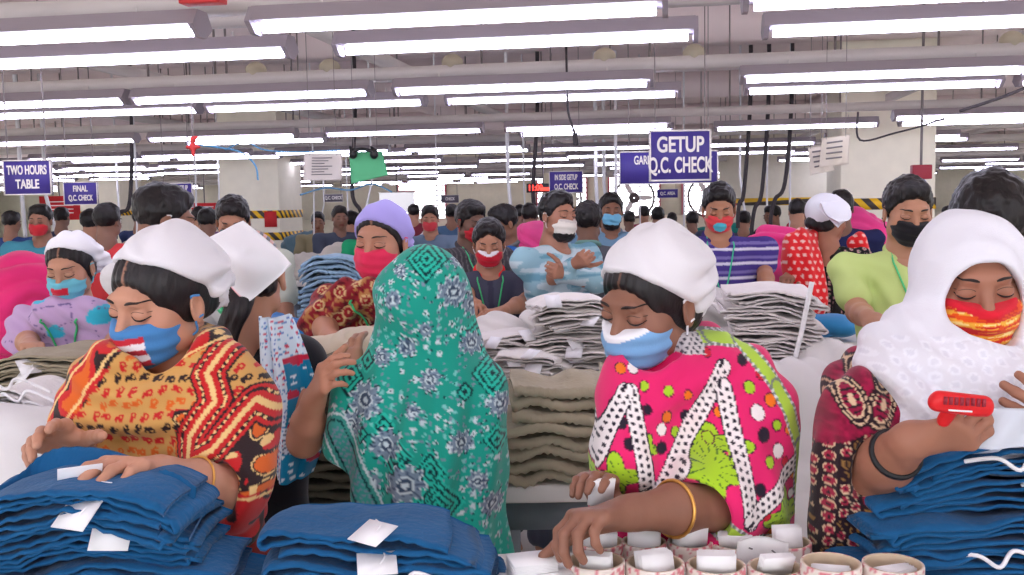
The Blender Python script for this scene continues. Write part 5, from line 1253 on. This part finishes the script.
def pile(px, ytop, d, w_, dp, n, layers, gap, th, m, what, where, group, droop=0., skew=0., tags=0, cords=0, seed=1, zb=None, yaw=0., jit=.012, amp=.006, ruf=.0012, name='folded_trousers', er=.10, taper=0., shear=0., jy=.05):
    rg = random.Random(seed); front = P(px, ytop, d); ztop = front[2]; step = (ztop - zb) / n if zb is not None else layers * gap
    gp = step / layers; z0 = ztop - n * step; c = np.array([front[0], front[1], 0]) + FL * dp / 2
    for i in range(n):
        f = (i + .5) / n; wi = w_ * (1 + taper * (1 - f)); loc = c + RL * (rg.uniform(-jit, jit) + shear * (1 - f)) + FL * rg.uniform(-jit, jit); rz = YAW + D(yaw) + rg.uniform(-jy, jy)
        k = n - 1 - i
        r = empty(name, (loc[0], loc[1], z0 + i * step), rz, label='%s in %s, %s from the top' % (what, where, ORD[k]) if k else '%s on top of %s' % (what, where), cat='trousers', group=group)
        V, F = garment(wi * rg.uniform(.95, 1.03), dp * rg.uniform(.95, 1.03), layers, gp * .92, min(th, gp * .75), seed * 31 + i, droop * f, skew, amp, ruf, seed, er)
        V[:, 2] += gp * .35
        mk('fabric', V, F, None, m, r, world=False)
        if tags and rg.random() < tags:
            x = rg.uniform(-.32, .25) * w_; zz = step * .9 - droop * f * (abs(x - skew) / (w_ / 2)) ** 2.2
            V, F = boxvf((0, 0, 0), (.052, .045, .0012), Rz(rg.uniform(-.9, .9)) @ Rx(rg.uniform(.35, 1.0)))
            mk('hang_tag', V + [x, -dp / 2 - .012, zz], F, None, TAGM, r, smooth=False, world=False)
            V, F = tube(spline([(x, -dp / 2 + .03, zz + .004), (x + .01, -dp / 2 - .005, zz + .008), (x + .004, -dp / 2 - .014, zz)]), .0012, 5); mk('tag_string', V, F, None, STR, r, world=False)
        if cords and rg.random() < cords:
            x = rg.uniform(-.1, .3) * w_; zz = step - droop * f * (abs(x - skew) / (w_ / 2)) ** 2.2 + .004
            pts = [(x - .05, -dp / 2 + .02, zz), (x - .02, -dp / 2 - .012, zz + .012), (x + .01, -dp / 2 - .016, zz - .004), (x + .03, -dp / 2 - .014, zz + .018), (x + .07, -dp / 2 - .012, zz + .002), (x + .10, -dp / 2 - .016, zz - .012)]
            V, F = tube(spline(pts), .0032, 6); mk('drawstring', V, F, None, STR, r, world=False)
TEAL = cloth_mat('teal_blue_cotton', (26, 88, 136)); BEI = cloth_mat('beige_cotton', (170, 160, 138)); OLV = cloth_mat('olive_cotton', (104, 98, 84)); OFW = cloth_mat('off_white_cotton', (226, 221, 216), .05)
KHA = cloth_mat('khaki_cotton', (158, 148, 126)); WHC = cloth_mat('white_cotton', (232, 229, 228), .04); DEN = cloth_mat('pale_denim', (138, 168, 190)); PNK = cloth_mat('hot_pink_cotton', (240, 72, 140)); MAR = cloth_mat('grey_wine_cotton', (222, 216, 214), .05)
pile(60, 484, 1.27, .29, .17, 7, 3, .0108, .0048, TEAL, 'teal blue trousers', 'front left pile', 'teal trousers of the front left pile', .035, -.02, .55, 0, 3, ZF, amp=.013, ruf=.0018, er=.34, taper=.34, shear=.06)
pile(368, 528, 1.32, .28, .17, 3, 3, .011, .0048, TEAL, 'teal blue trousers', 'low front centre pile', 'teal trousers of the front centre pile', .022, -.04, .6, .2, 5, ZF, amp=.013, ruf=.0018, er=.30, taper=.35)
pile(1040, 443, 1.39, .325, .15, 6, 3, .0103, .0048, TEAL, 'teal blue trousers', 'front right pile', 'teal trousers of the front right pile', .045, .0, 0, .6, 7, ZF, amp=.014, ruf=.0018, er=.32, taper=.45, shear=-.05)
def rim(name, lab, pts, drop, lean_, where):
    top = spline([P(*p) for p in pts], 5); n = len(top); r = empty(name, (*np.array(top).mean(0)[:2], ZF), YAW, label=lab, cat='trousers'); V = []; th = .005
    for sgn in (0, 1):
        for v in np.linspace(0, 1, 8):
            for i, p in enumerate(top): V.append(p - UZ * drop * v - FL * (lean_ * v + .004 * math.sin(i * 1.1) * v - sgn * th) + UZ * .001 * math.sin(i * 3))
    m = 8 * n; F = []
    for a in range(7):
        for b in range(n - 1): q = a * n + b; F += [(q, q + n, q + n + 1, q + 1), (m + q, m + q + 1, m + q + n + 1, m + q + n)]
    for b in range(n - 1): F += [(b, b + 1, m + b + 1, m + b), (7 * n + b, m + 7 * n + b, m + 7 * n + b + 1, 7 * n + b + 1)]
    mk('waistband', np.array(V), np.array(F), None, TEAL, r)
rim('folded_trousers', 'teal blue trousers held open by the woman in yellow', [(0, 486, 1.34), (22, 472, 1.38), (40, 456, 1.41), (62, 448, 1.42), (100, 449, 1.42), (135, 460, 1.40), (150, 478, 1.36), (162, 470, 1.36), (180, 476, 1.36), (196, 488, 1.35)], .040, .03, '')
pile(549, 384, 2.14, .225, .22, 4, 2, .03, .019, BEI, 'beige drawstring trousers', 'beige pile behind the teal shawl', 'beige trousers pile', .0, 0, .2, .3, 9, .93, amp=.020, ruf=.003, er=.22)
pile(640, 384, 2.18, .17, .30, 4, 2, .03, .019, BEI, 'beige trousers', 'pile hidden behind the pink shawl', 'second beige trousers pile', .0, 0, 0, 0, 10, .93, amp=.018, er=.2)
pile(322, 352, 2.46, .24, .30, 9, 2, .024, .015, OLV, 'dark olive trousers', 'pile between the two turned workers', 'olive trousers pile', .0, 0, .1, 0, 11, .72, amp=.010)
pile(578, 296, 3.15, .27, .34, 12, 2, .012, .005, OFW, 'off-white trousers', 'tallest centre pile', 'off-white trousers, tallest pile', .03, 0, .5, 0, 12, .95, amp=.014, er=.25, jit=.028, jy=.28)
pile(503, 334, 3.20, .22, .34, 9, 2, .012, .005, OFW, 'off-white trousers', 'centre pile below the charcoal polo', 'off-white trousers, left pile', .03, 0, .3, 0, 13, .95, amp=.014, er=.25, jit=.028, jy=.28)
pile(532, 352, 3.05, .20, .20, 6, 2, .012, .005, OFW, 'off-white trousers', 'low pile fronting the centre table', 'off-white trousers, low front pile', .02, 0, .6, 0, 14, .95, amp=.014, er=.25, jit=.028, jy=.28)
pile(630, 328, 3.2, .18, .34, 9, 2, .012, .005, OFW, 'off-white trousers', 'pile just left of the blue mask', 'off-white trousers, right pile', .02, 0, .4, 0, 15, .95, amp=.014, er=.25, jit=.028, jy=.28)
pile(783, 292, 2.60, .245, .30, 12, 2, .0105, .005, MAR, 'white trousers', 'tall bound pile at right', 'white trousers of the bound pile', .0, 0, .0, 0, 16, 1.06, yaw=-6, amp=.014, er=.22, jit=.016, jy=.12)
pile(32, 350, 2.32, .30, .32, 9, 2, .0105, .005, KHA, 'khaki trousers', 'left khaki pile', 'khaki trousers pile', .05, 0, .3, 0, 17, 1.06, amp=.012, er=.2)
pile(-2, 388, 2.08, .15, .22, 5, 2, .010, .004, WHC, 'white trousers', 'small pile at the left edge', 'white trousers at the left edge', .03, 0, .2, .4, 18, 1.055)
pile(325, 256, 3.95, .24, .34, 9, 2, .018, .012, DEN, 'pale denim jeans', 'denim pile', 'denim jeans pile', .03, 0, .0, 0, 19, .985, amp=.016, ruf=.003, name='folded_jeans')
# binding tape of the tall white pile
c = [P(x, y, 2.575) for x, y in ((812, 282), (808, 300), (803, 325), (797, 350), (792, 372))]
o = mk('binding_tape', *tube(spline(c), [.007] * 25, 6), None, TAGM); tag(o, 'white tape tied down the front of the tall white pile', 'tape')

# ================================================================ loose heaps
def heap(name, label, cat, col, prims, h=.012, m=CLOTH, fold=.012, fr=45, group=None, zmin=None):
    ops = list(prims)
    if zmin is not None: ops.append(cut((0, 0, zmin), (0, 0, -1)))
    V, F = build(ops, h, lambda v: fold * (np.abs(np.sin(v[:, 0] * fr * .6 + v[:, 2] * fr + 4 * vnoise(v * 5, 3))) - .5) + fold * .8 * vnoise(v * 9, 4))
    if zmin is not None: V[:, 2] = np.maximum(V[:, 2], zmin)
    c = V.mean(0); r = empty(name, (c[0], c[1], V[:, 2].min()), 0, label=label, cat=cat, group=group); cc = np.array(col, float) * (1 + .05 * vnoise(V * 10, 6)[:, None])
    mk('fabric', V, F, cc, m, r); return r
HP = lambda x, y, d, r, k=.04: ell(P(x, y, d), r, None, k)
heap('pink_garments', 'large heap of hot pink garments at the left edge', 'garment heap', (226, 52, 118), [HP(25, 290, 4.3, (.20, .17, .17)), HP(5, 325, 4.25, (.18, .2, .2)), HP(42, 320, 4.35, (.13, .15, .16)), HP(-20, 320, 4.3, (.2, .2, .22))], zmin=.90, fold=.026, fr=32)
heap('pink_garments', 'heap of hot pink garments beside the purple striped polo', 'garment heap', (228, 62, 132), [HP(775, 248, 5.2, (.15, .13, .12)), HP(762, 268, 5.15, (.12, .13, .14)), HP(790, 272, 5.25, (.14, .13, .16)), HP(755, 285, 5.2, (.1, .12, .12))], zmin=.95, fold=.026, fr=32)
heap('pink_garments', 'small heap of hot pink garments behind the red dotted scarf', 'garment heap', (240, 76, 148), [HP(860, 232, 6.4, (.13, .13, .16)), HP(875, 246, 6.4, (.13, .12, .14)), cap(P(865, 245, 6.4), PZ(865, 6.4, .1), .16, .2)], zmin=.0, fold=.026, fr=32)
heap('pink_garments', 'distant heap of pink garments right of the cobalt polo', 'garment heap', (238, 84, 152), [HP(535, 240, 7.2, (.2, .15, .12)), HP(548, 250, 7.2, (.15, .15, .14)), cap(P(540, 250, 7.2), PZ(540, 7.2, .1), .16, .2)], zmin=.0, fold=.026, fr=32)
heap('blue_garments', 'bright blue cloth lying behind the braid', 'garment heap', (30, 104, 166), [HP(285, 332, 3.5, (.09, .1, .05)), HP(262, 322, 3.6, (.09, .1, .05)), HP(300, 342, 3.45, (.06, .08, .04)), cap(P(280, 345, 3.5), PZ(280, 3.5, .1), .1, .12)], zmin=.0)
heap('blue_garments', 'blue cloth on the table left of the lime shirt', 'garment heap', (52, 128, 180), [HP(826, 322, 3.95, (.10, .09, .035)), HP(842, 328, 3.9, (.06, .08, .03)), HP(812, 332, 3.95, (.06, .06, .03))], zmin=.98, fold=.006)
heap('beige_garments', 'crumpled beige fabric under the maroon-shawled woman\'s hands', 'garment heap', (202, 190, 168), [HP(332, 348, 2.62, (.10, .10, .030)), HP(360, 340, 2.62, (.06, .08, .035)), HP(308, 356, 2.58, (.06, .08, .025)), HP(385, 350, 2.6, (.07, .08, .04)), cap(P(345, 366, 2.66), P(385, 366, 2.66), .05, .05)], .007, fold=.007, fr=70)
heap('grey_garments', 'grey crumpled fabric behind the white headscarf of the pink-shawled woman', 'garment heap', (188, 184, 182), [HP(708, 308, 3.4, (.12, .10, .055)), HP(690, 318, 3.4, (.08, .08, .05)), cap(P(705, 320, 3.45), PZ(705, 3.45, .93), .12, .13)], .009, fold=.008, fr=70)
heap('white_garments', 'white garments sagging over the table edge below the tall white pile', 'garment heap', (228, 226, 226), [HP(800, 395, 2.52, (.13, .11, .09)), HP(762, 400, 2.55, (.1, .1, .08)), cap(P(838, 392, 2.5), P(842, 520, 2.42), .045, .07), cap(P(815, 400, 2.46), P(822, 560, 2.40), .06, .08), cap(P(790, 400, 2.46), P(795, 560, 2.42), .06, .08), cap(P(850, 360, 2.55), P(852, 420, 2.5), .04, .05), cap(P(830, 360, 2.62), P(790, 385, 2.62), .06, .06)], .010, fold=.010, fr=30)
heap('white_garments', 'off-white cloth laid in front of the charcoal polo', 'garment heap', (214, 210, 205), [HP(482, 334, 3.62, (.13, .10, .04)), HP(512, 338, 3.6, (.1, .1, .035)), HP(545, 322, 3.8, (.11, .1, .06)), cap(P(500, 345, 3.6), PZ(500, 3.6, .96), .12, .13)], .009, fold=.008)
heap('white_sheet', 'white sheet draped over the near left table corner', 'sheet', (222, 222, 224), [cap(P(-25, 425, 2.05), P(62, 428, 2.05), .05, .045, .05), cap(P(62, 430, 2.02), P(66, 560, 2.0), .035, .05, .05), cap(P(35, 435, 1.99), P(30, 560, 1.98), .04, .055, .05), cap(P(5, 435, 1.99), P(-5, 560, 1.98), .045, .055, .05), cap(P(-25, 425, 2.0), P(-30, 560, 1.99), .04, .05, .05)], .009, fold=.004, fr=25)
# rows of sewing tables with coloured heaps
rgn = random.Random(21); pal = [((60, 84, 110), 'slate blue'), ((84, 110, 120), 'grey-blue'), ((196, 190, 180), 'off-white'), ((50, 60, 84), 'navy'), ((160, 150, 130), 'khaki'), ((90, 128, 150), 'denim blue'), ((120, 60, 80), 'wine'), ((220, 216, 214), 'white'), ((40, 130, 120), 'teal')]
spots = [(15, 7.4), (60, 7.2), (48, 8.8), (100, 8.2), (140, 8.0), (185, 8.2), (225, 7.6), (318, 7.8), (405, 7.9), (450, 8.0), (500, 8.2), (560, 8.4), (600, 8.0), (640, 8.6), (690, 8.4), (735, 7.2), (800, 7.2), (828, 7.6), (945, 6.6), (880, 7.0), (360, 10.5), (655, 11.4), (720, 11), (790, 10.5), (430, 11.2), (150, 11), (60, 11.2), (300, 11)]
ospots = sorted(spots)
for i, (px, d0) in enumerate(spots):
    d = free_depth(px, d0, .30)
    col, nm = pal[(i * 4 + 1) % len(pal)]; c = P(px, 0, d); c[2] = 0; r_ = rgn.uniform(.9, 1.2)
    t = empty('sewing_table', (c[0], c[1], 0), YAW, label='distant sewing table under the %s heap, %s from the left' % (nm, ORD[ospots.index((px, d0))]), cat='table', group='distant sewing tables')
    R = Rz(YAW); mk('table_top', *boxvf(c + [0, 0, .93], (.56, .5, .04), R), None, TOPM, t, smooth=False)
    for sx in (-1, 1): mk('leg', *boxvf(c + R @ np.array([sx * .24, 0, .455]), (.05, .45, .91), R), None, LEGM, t, smooth=False)
    heap('garment_heap', '%s garments heaped on a distant sewing table, %s from the left' % (nm, ORD[ospots.index((px, d0))]), 'garment heap', col, [ell(c + RL * rgn.uniform(-.2, .2) + FL * rgn.uniform(-.1, .1) + [0, 0, .98 + q], (.16 * r_, .15, .12), None, .05) for q in (0, .06, .02, .1, .14)], .022, fold=.02, group='heaps on the sewing tables', zmin=.95)

# ================================================================ things on the front table
CARD = mat('card_white', (244, 244, 244), .5)
def ringcol(V, c):
    a = np.arctan2(V[:, 1] - c[1], V[:, 0] - c[0]); z = V[:, 2] - c[2]; r = np.hypot(V[:, 0] - c[0], V[:, 1] - c[1]); col = np.tile(np.array([206, 186, 158.]), (len(V), 1))
    n = vnoise(np.stack([a * 9, z * 170, a * 0], 1), 3); o = r > r.max() - .0012; col[o] = (228, 218, 208); col[o & (n > .32)] = (206, 120, 128); return col
def roll(px, ytop, d, r_, label, hgt=.042):
    c = P(px, ytop, d); zt = c[2]; hgt = zt - ZF; prof = [(r_ - .005, 0), (r_, .0005), (r_, hgt - .0005), (r_ - .0008, hgt), (r_ - .0045, hgt), (r_ - .005, hgt - .001)]; n = 64; V = []; F = []
    full = [(r_, 0)] + [(r_, hgt * t) for t in np.linspace(.05, .95, 14)] + [(r_ - .0007, hgt), (r_ - .0045, hgt), (r_ - .005, hgt * .97), (r_ - .005, 0)]
    for i in range(n):
        a = 2 * math.pi * i / n; V += [(c[0] + q * math.cos(a), c[1] + q * math.sin(a), ZF + z) for q, z in full]
    m = len(full)
    for i in range(n):
        for j in range(m): F.append((i * m + j, ((i + 1) % n) * m + j, ((i + 1) % n) * m + (j + 1) % m, i * m + (j + 1) % m))
    V = np.array(V); o = empty('tape_roll', (c[0], c[1], ZF), label=label, cat='tape roll', group='cardboard tape cores on the front table')
    mk('cardboard_core', V, np.array(F), ringcol(V, (c[0], c[1], ZF)), PLAIN, o, smooth=False); return np.array([c[0], c[1], ZF]), hgt
def cards(c, n, w_, h_, tilt, rz, label, flat=False, hgt=.05, spread=.0022):
    """a bundle of paper tickets, each a sheet"""
    o = empty('ticket_bundle', c, YAW + rz, label=label, cat='tickets', group='paper ticket bundles'); L = []
    for i in range(n):
        R = Rz(YAW + rz) @ (Rx(0) if flat else Rx(tilt)); 
        jit = np.array([random.Random(i + n).uniform(-.002, .002), 0, 0]); p = c + (np.array([0, 0, .002 + i * spread]) if flat else Rz(YAW + rz) @ np.array([0, i * spread - n * spread / 2, hgt])) + R @ jit
        L.append(boxvf(p, (w_, h_, .0014) if flat else (w_, .0012, h_), R))
    mk('paper_slips', *bjoin(L), None, CARD, o, smooth=False); return o
for i, (px, y, d, r_, w_, dz) in enumerate([(600, 541, 1.50, .036, .048, .038), (644, 541, 1.50, .034, .046, .040), (690, 541, 1.50, .034, .046, .040), (734, 542, 1.50, .034, .046, .036), (787, 541, 1.49, .036, .040, .040),
        (596, 560, 1.405, .041, .044, .034), (655, 562, 1.40, .041, .048, .040), (716, 564, 1.395, .041, .050, .038), (775, 566, 1.39, .038, .044, .036), (831, 562, 1.345, .040, .048, .034), (893, 563, 1.34, .040, .050, .034)]):
    row = 'back' if i < 5 else 'front'; k = i if i < 5 else i - 5
    c, hg = roll(px, y, d, r_, 'cardboard tape roll holding white tickets, %s in the %s row' % (['leftmost', 'second', 'third', 'fourth', 'fifth', 'sixth'][k], row))
    cards(c, 9 + i % 4, w_, .040, (.25, -.3, .15, .5, -.2)[i % 5], (.1, -.25, .3, -.1)[i % 4], 'white paper tickets standing in the %s roll of the %s row' % (['leftmost', 'second', 'third', 'fourth', 'fifth', 'sixth'][k], row), hgt=dz - .004 + .003 * (i % 3))
for i, (px, y, n, w_, h_, rz) in enumerate([(532, 551, 22, .060, .055, .25), (516, 566, 10, .055, .05, -.1), (556, 560, 16, .045, .045, -.3)]):
    c = P(px, y, 1.40 - .01 * i); c[2] = ZF + .001; cards(c, n, w_, h_, 0, rz, 'flat stack of white tickets left of the tape rolls, %s' % ['tallest', 'nearest the viewer', 'touching the rolls'][i], True)
# loose printed label sheet among the rolls
c = P(762, 558, 1.44)
def ls(u, v): return c + RL * (u - .5) * .075 + FL * ((v - .5) * .012 + .010 * math.sin(u * 3.1)) + UZ * ((.5 - v) * .055 + .004 * math.sin(u * 4))
V, F, uv = clothsheet(ls, 14, .001, None); r = empty('label_sheet', (c[0], c[1], ZF), YAW, label='curled white printed label sheet between the tape rolls', cat='label'); mk('sheet', V, F, (240, 240, 240), PLAIN, r)
for k, (a, b) in enumerate(((.25, .3), (.7, .35), (.35, .75), (.6, .7))): mk('printed_mark', *tube([np.array(ls(a, b)) - FL * .0015, np.array(ls(a + .08, b + .06)) - FL * .0015], .0012, 5), None, INK, r)
# tickets held
c = P(601, 490, 1.47); o = cards(c - UZ * .02, 5, .036, .042, .3, .3, 'white tickets pinched in the pink-shawled woman\'s raised fingers', hgt=.018)
c = P(80, 478, 1.325); R = Rz(YAW + .5) @ Rx(.6); o = empty('paper_tag', c, YAW, label='white paper tag under the fingers of the woman in yellow', cat='tag')
mk('tag_card', *boxvf(c, (.055, .0015, .045), R), None, TAGM, o, smooth=False); mk('tag_card', *boxvf(c + RL * .03 - UZ * .012, (.05, .0015, .035), Rz(YAW - .3) @ Rx(.9)), None, TAGM, o, smooth=False)
# red tagging gun
g = P(960, 403, 1.275); R = Rz(YAW) @ Ry(.08)
gr = empty('tagging_gun', g, YAW, label='red plastic tagging gun in the right hand of the woman in white hijab', cat='tool'); L = lambda x, y, z: g + R @ np.array([x, y, z])
RED = mat('red_plastic', (214, 30, 36), .35)
V, F = build([cap(L(-.026, 0, .002), L(.030, 0, -.001), .0125, .0125, .006), cap(L(-.030, 0, -.002), L(.022, 0, -.006), .010, .010, .006), cap(L(.028, 0, -.002), L(.034, 0, -.008), .009, .007, .006), cut(L(0, -.011, 0), R @ np.array([0, -1, 0]))], .0018)
mk('gun_body', V, F, None, RED, gr)
mk('grip_rib', *bjoin([boxvf(L(-.024 + .007 * k, -.0115, .004), (.004, .002, .010), R) for k in range(8)]), None, mat('dark_red', None), gr, smooth=False)
mk('print_bar', *boxvf(L(-.004, -.0118, -.008), (.030, .0015, .0022), R), None, TAGM, gr, smooth=False)
mk('handle', *build([cap(L(.0, .016, -.006), L(-.004, .032, -.030), .010, .009)], .003), None, RED, gr)
c = P(1003, 428, 1.34); r = empty('clear_bag', c, YAW, label='pale translucent plastic slip below her left fingertips', cat='plastic slip')
V, F, uv = clothsheet(lambda u, v: c + RL * (u - .5) * .075 + UZ * (.5 - v) * .055 + FL * .006 * math.sin(u * 6 + v * 3), 14, .001, None); mk('film', V, F, (206, 212, 222), PLAIN, r)
